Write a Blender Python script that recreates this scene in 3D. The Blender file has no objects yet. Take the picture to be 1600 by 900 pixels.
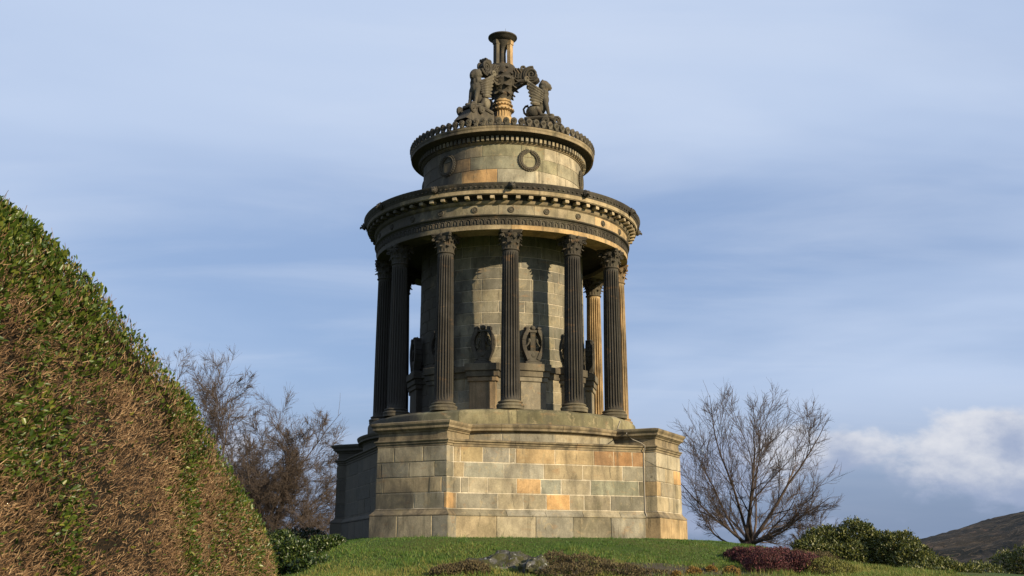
import bpy, math, random
import numpy as np
from mathutils import Vector, Matrix

R_ = math.radians
rnd = random.Random(7)
nrg = np.random.default_rng(11)
scene = bpy.context.scene
col = scene.collection

# ------------------------------------------------------------------ camera
EYE = 1.7
PITCH, YAW, FPX = 0.23953, 0.0091047, 1750.0
cam_d = bpy.data.cameras.new('camera')
cam_d.sensor_width = 36.0
cam_d.lens = FPX / 1600 * 36
cam_d.clip_start = 0.1
cam_d.clip_end = 20000
cam = bpy.data.objects.new('camera', cam_d)
col.objects.link(cam)
cam.location = (0, 0, EYE)
cam.rotation_euler = (math.pi / 2 + PITCH, 0, -YAW)
scene.camera = cam

# ------------------------------------------------------------------ light
SUN_AZ, SUN_EL = 49.0, 20.0           # degrees right of "behind the camera", elevation
sx, sy = math.sin(R_(SUN_AZ)), -math.cos(R_(SUN_AZ))
to_sun = Vector((sx * math.cos(R_(SUN_EL)), sy * math.cos(R_(SUN_EL)), math.sin(R_(SUN_EL))))
sun_d = bpy.data.lights.new('sun', 'SUN')
sun_d.energy = 5.0
sun_d.angle = R_(0.5)
sun_d.color = (1.0, 0.83, 0.58)
sun = bpy.data.objects.new('sun', sun_d)
col.objects.link(sun)
sun.location = (30, -30, 40)
sun.rotation_euler = to_sun.to_track_quat('Z', 'Y').to_euler()

world = bpy.data.worlds.new('World')
scene.world = world
world.use_nodes = True
scene.view_settings.view_transform = 'Standard'
scene.view_settings.look = 'None'
scene.view_settings.gamma = 1
scene.view_settings.exposure = 0.5


CUM = (9.850, 1.317, 2.901)
VEIL = (-16.563, -16.294, 7.505)
STREAK = (-8.329, -5.734, 0)


def build_world():
    nt = world.node_tree
    nt.nodes.clear()
    N = nt.nodes.new
    L = nt.links.new
    out = N('ShaderNodeOutputWorld')
    bg = N('ShaderNodeBackground')
    bg.inputs['Strength'].default_value = 0.06
    L(bg.outputs[0], out.inputs[0])
    sky = N('ShaderNodeTexSky')
    sky.sky_type = 'NISHITA'
    sky.sun_disc = False
    sky.sun_elevation = R_(SUN_EL)
    sky.sun_rotation = math.atan2(sx, sy)
    sky.altitude = 50
    sky.air_density = 1.0
    sky.dust_density = 0.6
    sky.ozone_density = 1.5
    tc = N('ShaderNodeTexCoord')
    sep = N('ShaderNodeSeparateXYZ')
    L(tc.outputs['Generated'], sep.inputs[0])

    def math_(op, a, b=None, clamp=False):
        m = N('ShaderNodeMath')
        m.operation = op
        m.use_clamp = clamp
        for i, v in enumerate((a, b)):
            if v is None:
                continue
            if isinstance(v, (int, float)):
                m.inputs[i].default_value = v
            else:
                L(v, m.inputs[i])
        return m.outputs[0]

    def ramp(v, lo, hi):
        m = N('ShaderNodeMapRange')
        m.interpolation_type = 'SMOOTHSTEP'
        L(v, m.inputs[0])
        m.inputs[1].default_value = lo
        m.inputs[2].default_value = hi
        return m.outputs[0]

    def mix(f, a, b):
        m = N('ShaderNodeMix')
        m.data_type = 'RGBA'
        if isinstance(f, float):
            m.inputs[0].default_value = f
        else:
            L(f, m.inputs[0])
        for i, v in ((6, a), (7, b)):
            if isinstance(v, tuple):
                m.inputs[i].default_value = (*v, 1)
            else:
                L(v, m.inputs[i])
        return m.outputs[2]

    z = math_('ADD', math_('MAXIMUM', sep.outputs[2], 0.0), 0.16)
    comb = N('ShaderNodeCombineXYZ')
    L(math_('DIVIDE', sep.outputs[0], z), comb.inputs[0])
    L(math_('DIVIDE', sep.outputs[1], z), comb.inputs[1])

    def noise(vec, scale, detail, rough, sc=(1, 1, 1), loc=(0, 0, 0), rot=(0, 0, 0), dist=0.0):
        mp = N('ShaderNodeMapping')
        mp.inputs['Scale'].default_value = sc
        mp.inputs['Location'].default_value = loc
        mp.inputs['Rotation'].default_value = rot
        L(vec, mp.inputs[0])
        n = N('ShaderNodeTexNoise')
        n.inputs['Scale'].default_value = scale
        n.inputs['Detail'].default_value = detail
        n.inputs['Roughness'].default_value = rough
        n.inputs['Distortion'].default_value = dist
        L(mp.outputs[0], n.inputs[0])
        return n.outputs[0]
    # clear air between the clouds
    air = mix(0.55, sky.outputs[0], (2.4, 4.4, 9.0))
    # thin high veil
    veil = ramp(noise(comb.outputs[0], 0.42, 5, 0.5, (1, 1.5, 1), VEIL, (0, 0, 0.25), 0.3), 0.30, 0.62)
    streak = ramp(noise(comb.outputs[0], 1.3, 6, 0.55, (0.8, 2.4, 1), STREAK, (0, 0, -0.2), 0.4), 0.40, 0.80)
    c1 = mix(math_('ADD', math_('MULTIPLY', veil, 0.62), 0.27), air, (6.8, 8.1, 10.5))
    c2 = mix(math_('MULTIPLY', streak, 0.32), c1, (8.2, 9.1, 10.8))
    # grey-blue murk close to the horizon
    murk = math_('MULTIPLY', ramp(sep.outputs[2], 0.17, 0.015), 0.85)
    c3 = mix(murk, c2, (2.35, 3.15, 4.8))
    # low cumulus bank: a band just above the horizon
    cum = noise(tc.outputs['Generated'], 4.6, 11, 0.55, (1, 1, 1.7), CUM, (0, 0, 0), 0.15)
    band = math_('MULTIPLY', ramp(sep.outputs[2], 0.165, 0.085), ramp(sep.outputs[2], -0.01, 0.035))
    shape = math_('ADD', cum, math_('MULTIPLY', math_('SUBTRACT', band, 1.0), 0.35))
    cmask = ramp(shape, 0.395, 0.47)
    # sunlit heads, grey bases
    head = math_('SUBTRACT', math_('ADD', sep.outputs[2], math_('MULTIPLY', cum, 0.12)), 0.06)
    lit = ramp(math_('ADD', head, math_('MULTIPLY', noise(tc.outputs['Generated'], 9, 8, 0.6, (1, 1, 1.6), (0.3, 1.9, 0.9)), 0.26)), 0.185, 0.265)
    ccol = mix(lit, (4.2, 5.0, 7.0), (9.2, 9.3, 9.8))
    c4 = mix(math_('MULTIPLY', cmask, 0.85), c3, ccol)
    L(c4, bg.inputs['Color'])


build_world()


# ------------------------------------------------------------------ helpers
def tag(o, label=None, cat=None, group=None, kind=None):
    for k, v in (('label', label), ('category', cat), ('group', group), ('kind', kind)):
        if v:
            o[k] = v
    return o


def empty(name, loc=(0, 0, 0)):
    o = bpy.data.objects.new(name, None)
    o.empty_display_size = 0.3
    col.objects.link(o)
    o.location = loc
    return o


def link(name, me, parent=None, color=None, loc=None, rz=None):
    o = bpy.data.objects.new(name, me)
    col.objects.link(o)
    if parent:
        o.parent = parent
    if color:
        o.color = (*color, 1)
    if loc is not None:
        o.location = loc
    if rz is not None:
        o.rotation_euler = (0, 0, rz)
    return o


def mesh(name, verts, faces, mat, smooth=None):
    me = bpy.data.meshes.new(name)
    me.from_pydata([tuple(v) for v in verts], [], faces)
    me.materials.append(mat)
    if smooth:
        me.shade_smooth()
        me.set_sharp_from_angle(angle=R_(smooth))
    me.update()
    return me


class MB:
    """collects geometry for one mesh"""
    def __init__(s):
        s.v = []
        s.f = []

    def add(s, verts, faces, M=None):
        k = len(s.v)
        s.v += [tuple(M @ Vector(v)) if M else tuple(v) for v in verts]
        s.f += [[i + k for i in f] for f in faces]
        return s

    def build(s, name, mat, smooth=None):
        return mesh(name, s.v, s.f, mat, smooth)


def lathe_geo(prof, n=64, a0=0.0, a1=2 * math.pi):
    """profile [(r, z)] swept round z; azimuth 0 points to -Y, positive to +X; profile listed bottom to top (outside)"""
    full = abs(a1 - a0 - 2 * math.pi) < 1e-6
    m = n if full else n + 1
    v, f = [], []
    for i in range(m):
        a = a0 + (a1 - a0) * i / n
        sn, cs = math.sin(a), -math.cos(a)
        for r, z in prof:
            v.append((r * sn, r * cs, z))
    k = len(prof)
    for i in range(n):
        j = (i + 1) % m
        for q in range(k - 1):
            f.append([i * k + q, j * k + q, j * k + q + 1, i * k + q + 1])
    return v, f


def box_geo(x0, x1, y0, y1, z0, z1, b=0.0):
    if b <= 0:
        v = [(x, y, z) for z in (z0, z1) for y in (y0, y1) for x in (x0, x1)]
        return v, [[0, 2, 3, 1], [4, 5, 7, 6], [0, 1, 5, 4], [2, 6, 7, 3], [0, 4, 6, 2], [1, 3, 7, 5]]
    v = []
    for z, zz in ((z0, z0 + b), (z1, z1 - b)):
        for y, yy in ((y0, y0 + b), (y1, y1 - b)):
            for x, xx in ((x0, x0 + b), (x1, x1 - b)):
                v += [(x, yy, zz), (xx, y, zz), (xx, yy, z)]
    def I(i, j, k, a):
        return ((k * 2 + j) * 2 + i) * 3 + a
    f = []
    for s in (0, 1):
        q = [I(s, 0, 0, 0), I(s, 1, 0, 0), I(s, 1, 1, 0), I(s, 0, 1, 0)]
        f.append(q if s else q[::-1])
        q = [I(0, s, 0, 1), I(0, s, 1, 1), I(1, s, 1, 1), I(1, s, 0, 1)]
        f.append(q if s else q[::-1])
        q = [I(0, 0, s, 2), I(1, 0, s, 2), I(1, 1, s, 2), I(0, 1, s, 2)]
        f.append(q if s else q[::-1])
    for a in (0, 1):
        for c in (0, 1):
            f.append([I(a, c, 0, 0), I(a, c, 1, 0), I(a, c, 1, 1), I(a, c, 0, 1)])
            f.append([I(a, 0, c, 0), I(a, 0, c, 2), I(a, 1, c, 2), I(a, 1, c, 0)])
            f.append([I(0, a, c, 1), I(1, a, c, 1), I(1, a, c, 2), I(0, a, c, 2)])
    for i in (0, 1):
        for j in (0, 1):
            for k in (0, 1):
                f.append([I(i, j, k, 0), I(i, j, k, 1), I(i, j, k, 2)])
    return v, f


def tube_geo(pts, radii, n=8, flat=None):
    """tube along points; flat=(axis vector, factor) squashes the section"""
    pts = [Vector(p) for p in pts]
    if isinstance(radii, (int, float)):
        radii = [radii] * len(pts)
    v, f = [], []
    up = Vector((0, 0, 1))
    prev = None
    for i, p in enumerate(pts):
        t = (pts[min(i + 1, len(pts) - 1)] - pts[max(i - 1, 0)]).normalized()
        if prev is None:
            a = t.cross(up if abs(t.z) < 0.9 else Vector((1, 0, 0))).normalized()
        else:
            a = (prev - t * prev.dot(t)).normalized()
        prev = a
        b = t.cross(a)
        for k in range(n):
            an = 2 * math.pi * k / n
            v.append(p + (a * math.cos(an) + b * math.sin(an)) * radii[i])
    m = len(pts)
    for i in range(m - 1):
        for k in range(n):
            k2 = (k + 1) % n
            f.append([i * n + k, i * n + k2, (i + 1) * n + k2, (i + 1) * n + k])
    f.append(list(range(n))[::-1])
    f.append([(m - 1) * n + k for k in range(n)])
    return v, f


def ellipsoid_geo(c, r, M=None, nu=10, nv=7):
    v, f = [], []
    c = Vector(c)
    for j in range(nv + 1):
        ph = math.pi * j / nv
        for i in range(nu):
            th = 2 * math.pi * i / nu
            p = Vector((r[0] * math.sin(ph) * math.cos(th), r[1] * math.sin(ph) * math.sin(th), -r[2] * math.cos(ph)))
            v.append((M @ p if M else p) + c)
    for j in range(nv):
        for i in range(nu):
            i2 = (i + 1) % nu
            f.append([j * nu + i, j * nu + i2, (j + 1) * nu + i2, (j + 1) * nu + i])
    return v, f


def np_mesh(name, verts, faces, mat, attr=None, smooth=False):
    """verts (N,3), faces (M,k) index array; attr = per-face float array called rnd"""
    me = bpy.data.meshes.new(name)
    verts = np.asarray(verts, np.float32)
    faces = np.asarray(faces, np.int32)
    m, k = faces.shape
    me.vertices.add(len(verts))
    me.vertices.foreach_set('co', verts.ravel())
    me.loops.add(m * k)
    me.loops.foreach_set('vertex_index', faces.ravel())
    me.polygons.add(m)
    me.polygons.foreach_set('loop_start', np.arange(0, m * k, k, dtype=np.int32))
    if smooth:
        me.polygons.foreach_set('use_smooth', np.ones(m, bool))
    if attr is not None:
        a = me.attributes.new('rnd', 'FLOAT', 'FACE')
        a.data.foreach_set('value', np.asarray(attr, np.float32))
    me.materials.append(mat)
    me.update(calc_edges=True)
    return me


def pixel_ray(px, py):
    d = Vector(((px - 800) / FPX, 1.0, (450 - py) / FPX))
    c, s = math.cos(PITCH), math.sin(PITCH)
    d = Vector((d.x, c * d.y - s * d.z, s * d.y + c * d.z))
    c, s = math.cos(YAW), math.sin(YAW)
    return Vector((c * d.x + s * d.y, -s * d.x + c * d.y, d.z))


def spot(px, py, Y):
    """the point of the place seen at a pixel of the photograph, Y metres ahead"""
    d = pixel_ray(px, py)
    return Vector((0, 0, EYE)) + d * (Y / d.y)


# ------------------------------------------------------------------ materials
def new_mat(name):
    m = bpy.data.materials.new(name)
    m.use_nodes = True
    nt = m.node_tree
    bs = nt.nodes['Principled BSDF']
    bs.inputs['Roughness'].default_value = 0.9
    bs.inputs['Specular IOR Level'].default_value = 0.2
    return m, nt, bs


class G:
    def __init__(s, nt):
        s.nt = nt
        s.tc = None

    def n(s, t):
        return s.nt.nodes.new(t)

    def l(s, a, b):
        s.nt.links.new(a, b)

    def coord(s):
        if not s.tc:
            s.tc = s.n('ShaderNodeNewGeometry')
        return s.tc.outputs['Position']

    def noise(s, scale, detail=5, rough=0.6, sc=(1, 1, 1), dist=0.0, out=0, vec=None):
        mp = s.n('ShaderNodeMapping')
        mp.inputs['Scale'].default_value = sc
        s.l(vec or s.coord(), mp.inputs[0])
        n = s.n('ShaderNodeTexNoise')
        n.inputs['Scale'].default_value = scale
        n.inputs['Detail'].default_value = detail
        n.inputs['Roughness'].default_value = rough
        n.inputs['Distortion'].default_value = dist
        s.l(mp.outputs[0], n.inputs[0])
        return n.outputs[out]

    def ramp(s, v, lo, hi, a=0.0, b=1.0):
        m = s.n('ShaderNodeMapRange')
        m.interpolation_type = 'SMOOTHSTEP'
        s.l(v, m.inputs[0])
        for i, x in enumerate((lo, hi, a, b)):
            m.inputs[i + 1].default_value = x
        return m.outputs[0]

    def mul(s, a, b):
        m = s.n('ShaderNodeMath')
        m.operation = 'MULTIPLY'
        for i, v in ((0, a), (1, b)):
            if isinstance(v, (int, float)):
                m.inputs[i].default_value = v
            else:
                s.l(v, m.inputs[i])
        return m.outputs[0]

    def mix(s, f, a, b, mode='MIX'):
        m = s.n('ShaderNodeMix')
        m.data_type = 'RGBA'
        m.blend_type = mode
        if isinstance(f, (int, float)):
            m.inputs[0].default_value = f
        else:
            s.l(f, m.inputs[0])
        for i, v in ((6, a), (7, b)):
            if isinstance(v, tuple):
                m.inputs[i].default_value = (*v, 1)
            else:
                s.l(v, m.inputs[i])
        return m.outputs[2]

    def gray(s, v):
        c = s.n('ShaderNodeCombineColor')
        for i in range(3):
            s.l(v, c.inputs[i])
        return c.outputs[0]

    def bump(s, h, bs, strength=0.3, dist=0.02, prev=None):
        b = s.n('ShaderNodeBump')
        b.inputs['Strength'].default_value = strength
        b.inputs['Distance'].default_value = dist
        s.l(h, b.inputs['Height'])
        s.l(b.outputs[0], bs.inputs['Normal'])


def stone_mat(name, base=None, soot=0.35, soot_col=(0.035, 0.031, 0.026), moss=0.25, lo=0.5, hi=0.72, bump=0.35, fine=0.0):
    """sandstone: the object's own colour, weathered by soot, algae and streaks, with shade painted on the side away from the sun"""
    m, nt, bs = new_mat(name)
    g = G(nt)
    if base is None:
        oi = g.n('ShaderNodeObjectInfo')
        c = oi.outputs['Color']
    else:
        c = g.mix(0.0, base, base)
    c = g.mix(0.85, c, g.gray(g.ramp(g.noise(1.7, 6, 0.62), 0.3, 0.72, 0.62, 1.24)), 'MULTIPLY')
    if fine:
        # water marks and flaked patches with crisp rims
        fl = g.noise(4.2, 9, 0.7, (1, 1, 0.8), 0.8)
        c = g.mix(g.mul(g.ramp(fl, 0.56, 0.60), 0.45), c, (0.36, 0.29, 0.17))
        dk = g.noise(3.1, 9, 0.72, (1.5, 1.5, 0.30), 0.5)
        c = g.mix(g.mul(g.ramp(dk, 0.57, 0.64), 0.6), c, (0.085, 0.075, 0.05))
    c = g.mix(0.7, c, g.gray(g.ramp(g.noise(34, 4, 0.7), 0.3, 0.7, 0.8, 1.15)), 'MULTIPLY')
    c = g.mix(0.5, c, g.gray(g.ramp(g.noise(7, 5, 0.65, (1, 1, 0.3)), 0.3, 0.7, 0.72, 1.14)), 'MULTIPLY')
    # iron staining
    c = g.mix(g.mul(g.ramp(g.noise(2.3, 4, 0.55, (1, 1, 2.2), 0.6), 0.58, 0.74), 0.35), c, (0.30, 0.165, 0.07))
    # algae
    c = g.mix(g.mul(g.ramp(g.noise(1.1, 7, 0.68, (1, 1, 0.7), 0.4), 0.5, 0.72), moss), c, (0.085, 0.085, 0.032))
    # soot streaks
    st = g.noise(0.9, 8, 0.66, (1.4, 1.4, 0.55), 0.5)
    c = g.mix(g.mul(g.ramp(st, lo, hi), soot), c, soot_col)
    run = g.noise(2.4, 6, 0.62, (1.7, 1.7, 0.09), 0.15)
    c = g.mix(g.mul(g.ramp(run, 0.54, 0.68), 0.42), c, (0.085, 0.078, 0.052))
    # soot, with shade painted into the colour on the side away from the sun
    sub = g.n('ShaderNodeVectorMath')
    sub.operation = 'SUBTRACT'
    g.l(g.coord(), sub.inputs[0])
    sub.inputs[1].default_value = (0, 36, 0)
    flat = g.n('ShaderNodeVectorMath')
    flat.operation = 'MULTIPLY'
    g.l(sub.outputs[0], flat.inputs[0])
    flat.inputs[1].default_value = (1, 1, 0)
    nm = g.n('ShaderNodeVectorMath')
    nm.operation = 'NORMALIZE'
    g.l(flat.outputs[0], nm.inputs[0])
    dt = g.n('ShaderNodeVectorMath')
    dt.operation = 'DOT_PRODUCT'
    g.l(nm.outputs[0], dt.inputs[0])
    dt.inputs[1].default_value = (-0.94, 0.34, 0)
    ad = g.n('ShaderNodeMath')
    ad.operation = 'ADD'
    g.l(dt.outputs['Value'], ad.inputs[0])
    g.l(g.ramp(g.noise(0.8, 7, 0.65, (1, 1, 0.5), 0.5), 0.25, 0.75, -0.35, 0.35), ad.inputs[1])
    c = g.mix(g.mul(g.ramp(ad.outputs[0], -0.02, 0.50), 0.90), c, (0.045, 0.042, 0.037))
    g.l(c, bs.inputs['Base Color'])
    h = g.noise(22, 8, 0.72)
    g.bump(h, bs, bump, 0.03)
    return m


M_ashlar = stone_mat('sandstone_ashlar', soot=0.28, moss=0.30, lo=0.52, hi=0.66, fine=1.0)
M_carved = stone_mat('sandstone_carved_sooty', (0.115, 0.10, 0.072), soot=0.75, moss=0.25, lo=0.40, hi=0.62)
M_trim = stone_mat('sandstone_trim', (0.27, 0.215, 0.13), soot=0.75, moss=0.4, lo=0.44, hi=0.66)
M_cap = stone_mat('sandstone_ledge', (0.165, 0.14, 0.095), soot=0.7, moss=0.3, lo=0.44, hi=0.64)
M_soffit = stone_mat('sandstone_soffit_soot_shade', (0.05, 0.045, 0.036), soot=0.7, moss=0.1, lo=0.40, hi=0.60)  # soot, plus shade painted into ceiling, undersides and the recesses behind dentils
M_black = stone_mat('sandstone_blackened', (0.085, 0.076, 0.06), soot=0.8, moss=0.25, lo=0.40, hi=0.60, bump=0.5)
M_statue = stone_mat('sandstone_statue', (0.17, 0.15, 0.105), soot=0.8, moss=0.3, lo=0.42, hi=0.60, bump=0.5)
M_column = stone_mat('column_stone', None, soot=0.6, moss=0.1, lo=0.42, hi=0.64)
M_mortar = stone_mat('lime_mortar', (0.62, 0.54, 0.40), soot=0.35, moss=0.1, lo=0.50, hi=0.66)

# ------------------------------------------------------------------ terrain
AX, AY = 0.0, 36.0          # axis of the monument
ZB = 2.3                    # lawn level at its foot
H0 = 0.6                    # that level above eye height


def sstep(t):
    t = np.clip(t, 0, 1)
    return t * t * (3 - 2 * t)


def ground_z(x, y):
    x = np.asarray(x, float)
    y = np.asarray(y, float)
    r = np.hypot(x - AX, y - AY)
    z = ZB - 0.95 * sstep((r - 6.0) / 6.5) - 1.35 * sstep((r - 12) / 20)
    z = z - 0.62 * sstep((-x - 3.4) / 3.2) * sstep((36.0 - y) / 4)* sstep((r - 5.2) / 2)
    z = z + 0.12 * sstep((x - 7) / 5) * sstep((14 - np.abs(r - 13)) / 14) * 0.5
    z = z + 0.05 * np.sin(x * 0.9 + 1) * np.cos(y * 0.7) * sstep((r - 6) / 3) * sstep((60 - r) / 20)
    z = z + 0.02 * np.sin(x * 2.3) * np.sin(y * 1.9 + 2) * sstep((r - 6) / 3) * sstep((60 - r) / 20)
    z = z - 6.0 * sstep((y - 70) / 250)
    return z


def build_ground():
    m, nt, bs = new_mat('lawn')
    g = G(nt)
    n1 = g.noise(0.35, 6, 0.6)
    c = g.mix(g.ramp(n1, 0.35, 0.65), (0.045, 0.085, 0.012), (0.085, 0.10, 0.018))
    c = g.mix(g.mul(g.ramp(g.noise(1.6, 7, 0.7), 0.5, 0.75), 0.7), c, (0.10, 0.075, 0.03))
    c = g.mix(0.8, c, g.gray(g.ramp(g.noise(28, 5, 0.75), 0.25, 0.75, 0.5, 1.4)), 'MULTIPLY')
    g.l(c, bs.inputs['Base Color'])
    g.bump(g.noise(45, 6, 0.8), bs, 0.8, 0.06)
    xs = np.unique(np.concatenate([np.arange(-16, 18.01, 0.33), -16 - np.geomspace(0.5, 6000, 36), 18 + np.geomspace(0.5, 6000, 36)]))
    ys = np.unique(np.concatenate([np.arange(14, 46.01, 0.33), 14 - np.geomspace(0.5, 3000, 36), 46 + np.geomspace(0.5, 9000, 40)]))
    X, Y = np.meshgrid(xs, ys)
    Z = ground_z(X, Y)
    v = np.stack([X, Y, Z], -1).reshape(-1, 3)
    nx, ny = len(xs), len(ys)
    i = (np.arange(ny - 1)[:, None] * nx + np.arange(nx - 1)[None]).ravel()
    f = np.stack([i, i + 1, i + 1 + nx, i + nx], 1)
    o = link('ground', np_mesh('ground', v, f, m, smooth=True))
    tag(o, 'sloping grassy ground of the monument garden', 'ground', kind='structure')


build_ground()


def build_hill():
    m, nt, bs = new_mat('hill_heath')
    g = G(nt)
    c = g.mix(g.ramp(g.noise(0.016, 9, 0.68), 0.44, 0.58), (0.011, 0.011, 0.007), (0.036, 0.027, 0.016))
    c = g.mix(g.mul(g.ramp(g.noise(0.03, 6, 0.6, (1, 1, 3), 1.0), 0.58, 0.72), 0.7), c, (0.17, 0.10, 0.06))
    c = g.mix(g.mul(g.ramp(g.noise(0.05, 8, 0.7), 0.55, 0.68), 0.6), c, (0.018, 0.022, 0.014))
    g.l(c, bs.inputs['Base Color'])
    pth = g.noise(0.02, 5, 0.5, (0.5, 1.6, 4.0), 1.2)
    c2 = g.mix(g.mul(g.mul(g.ramp(pth, 0.485, 0.50), g.ramp(pth, 0.53, 0.515)), 0.35), c, (0.22, 0.15, 0.085))
    g.l(c2, bs.inputs['Base Color'])
    g.bump(g.noise(0.08, 8, 0.7), bs, 0.5, 6.0)
    sp = [(1350, 874), (1395, 855), (1440, 844), (1490, 832), (1540, 818), (1570, 806), (1595, 801), (1640, 790), (1720, 772), (1850, 790), (2000, 800), (2200, 840)]
    xs = np.array([s[0] for s in sp], float)
    Yr = 1000.0
    ridge = np.array([spot(a, b, Yr)[2] for a, b in sp])
    rx = np.array([spot(a, b, Yr)[0] for a, b in sp])
    nx, ny = 150, 60
    gx = np.linspace(rx[0] - 40, rx[-1], nx)
    hr = np.interp(gx, rx, ridge, left=-20)
    k = np.hanning(7); k /= k.sum()
    hr = np.convolve(np.pad(hr, 3, 'edge'), k, 'valid')
    ys = np.linspace(520, 1480, ny)
    V = []
    for j, y in enumerate(ys):
        t = (y - Yr) / 480
        for i, x in enumerate(gx):
            s = math.cos(min(1, abs(t)) * math.pi / 2) ** 1.3
            w = (5 * math.sin(x * .021 + y * .013) + 4 * math.sin(x * .05 - y * .031) + 2.2 * math.sin(x * .11 + y * .09)) * (1 - s) * s * 3.2
            w += nrg.normal(0, 0.35)
            V.append((x * (y / Yr) ** 0.3, y, -12 + (hr[i] + 12) * s + w))
    i = (np.arange(ny - 1)[:, None] * nx + np.arange(nx - 1)[None]).ravel()
    f = np.stack([i, i + 1, i + 1 + nx, i + nx], 1)
    o = link('hill', np_mesh('hill', np.array(V), f, m, smooth=True))
    tag(o, 'dark heathery hillside far off behind the garden', 'hill', kind='structure')


build_hill()

# ------------------------------------------------------------------ the monument
mon = empty('monument', (AX, AY, ZB))
tag(mon, 'round soot-stained sandstone temple monument with Corinthian columns on a stepped base', 'monument')


def Z(h):
    return h - H0


PHI = R_(26.6)                  # near pier stands this far left of the camera axis
A_WALL = math.pi / 4 - PHI      # azimuth of the wall facing the camera
COL0 = R_(3.65)                 # azimuth of the front column
RC = 3.84                       # column circle

PAL = [(0.30, 0.255, 0.17), (0.275, 0.245, 0.175), (0.35, 0.30, 0.20), (0.25, 0.225, 0.16), (0.36, 0.305, 0.20), (0.285, 0.26, 0.195), (0.235, 0.215, 0.16), (0.185, 0.17, 0.125), (0.205, 0.18, 0.12), (0.33, 0.265, 0.16)]
ORANGE = (0.50, 0.31, 0.135)
BUFF = (0.42, 0.30, 0.155)
RUST = (0.33, 0.20, 0.10)
PALE = (0.40, 0.345, 0.235)


def pick(r=rnd, k=0.08):
    c = r.choice(PAL)
    f = 1 + r.uniform(-k, k)
    return tuple(x * f for x in c)


def block_geo(fn, u0, u1, d0, d1, z0, z1, b=0.006, nu=1, jit=0.005):
    """a dressed stone in (u, depth, z) space with chamfered front edges; fn maps to the place"""
    us = [u0, u0 + b] + [u0 + b + (u1 - u0 - 2 * b) * i / nu for i in range(1, nu)] + [u1 - b, u1]
    v, f = [], []
    j = lambda: rnd.uniform(-jit, jit)
    for k, u in enumerate(us):
        dd = d1 - b if k in (0, len(us) - 1) else d1
        prof = [(d0, z0), (d1 - b, z0), (dd, z0 + b), (dd, z1 - b), (d1 - b, z1), (d0, z1)]
        for pi, (d, z) in enumerate(prof):
            if nu == 1 and k in (1, 2) and pi in (2, 3) and rnd.random() < 0.16:      # knocked corner
                ch = rnd.uniform(0.01, 0.035)
                v.append(fn(u + (ch if k == 1 else -ch), d - 0.004, z + (ch if pi == 2 else -ch) * 0.8))
                continue
            v.append(fn(u + (j() if d > d0 else 0), d + (j() * .6 if d > d0 else 0), z + j()))
    n = 6
    for k in range(len(us) - 1):
        for q in range(n - 1):
            f.append([k * n + q, (k + 1) * n + q, (k + 1) * n + q + 1, k * n + q + 1])
    f.append(list(range(n))[::1])
    m = (len(us) - 1) * n
    f.append([m + q for q in range(n)][::-1])
    return v, f


def flat_fn(az, apo, batter=None):
    n = (math.sin(az), -math.cos(az))
    t = (math.cos(az), math.sin(az))

    def fn(u, d, z):
        if batter:
            u = u * batter(z)
        return (n[0] * (apo + d) + t[0] * u, n[1] * (apo + d) + t[1] * u, z)
    return fn


def arc_fn(R):
    def fn(u, d, z):       # u is the azimuth in radians
        return ((R + d) * math.sin(u), -(R + d) * math.cos(u), z)
    return fn


def arc_block(R, a0, a1, d0, d1, z0, z1, gap=0.008, b=0.01, mat=M_ashlar, jit=0.002):
    """like block_geo on a circle: chamfers and jitter in metres"""
    fn0 = arc_fn(R)
    fn = lambda u, d, z: fn0(u / R, d, z)
    nu = max(1, int(abs(a1 - a0) / R_(3.0)))
    v, f = block_geo(fn, a0 * R + gap, a1 * R - gap, d0, d1, z0, z1, b, nu, jit)
    return mesh('stone', v, f, mat, 30)


def stone(parent, geo, color, mat=M_ashlar):
    return link('stone', mesh('stone', geo[0], geo[1], mat), parent, color)


def stepped_pier(prof, az, R, w, inner):
    """rectangle-plan moulding: prof [(offset, z)] bottom to top, closed with a lid"""
    v, f = [], []
    n = (math.sin(az), -math.cos(az))
    t = (math.cos(az), math.sin(az))
    for o, z in prof:
        for d, u in ((inner, -w / 2 - o), (R + o, -w / 2 - o), (R + o, w / 2 + o), (inner, w / 2 + o)):
            v.append((n[0] * d + t[0] * u, n[1] * d + t[1] * u, z))
    for i in range(len(prof) - 1):
        for k in range(3):
            f.append([i * 4 + k, i * 4 + k + 1, i * 4 + k + 5, i * 4 + k + 4])
    f.append([0, 3, 2, 1])
    m = (len(prof) - 1) * 4
    f.append([m, m + 1, m + 2, m + 3])
    return v, f


COURSES = [1.395, 1.82, 2.24, 2.655, 3.075]     # heights above eye of the bed joints
GAP = 0.010


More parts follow.
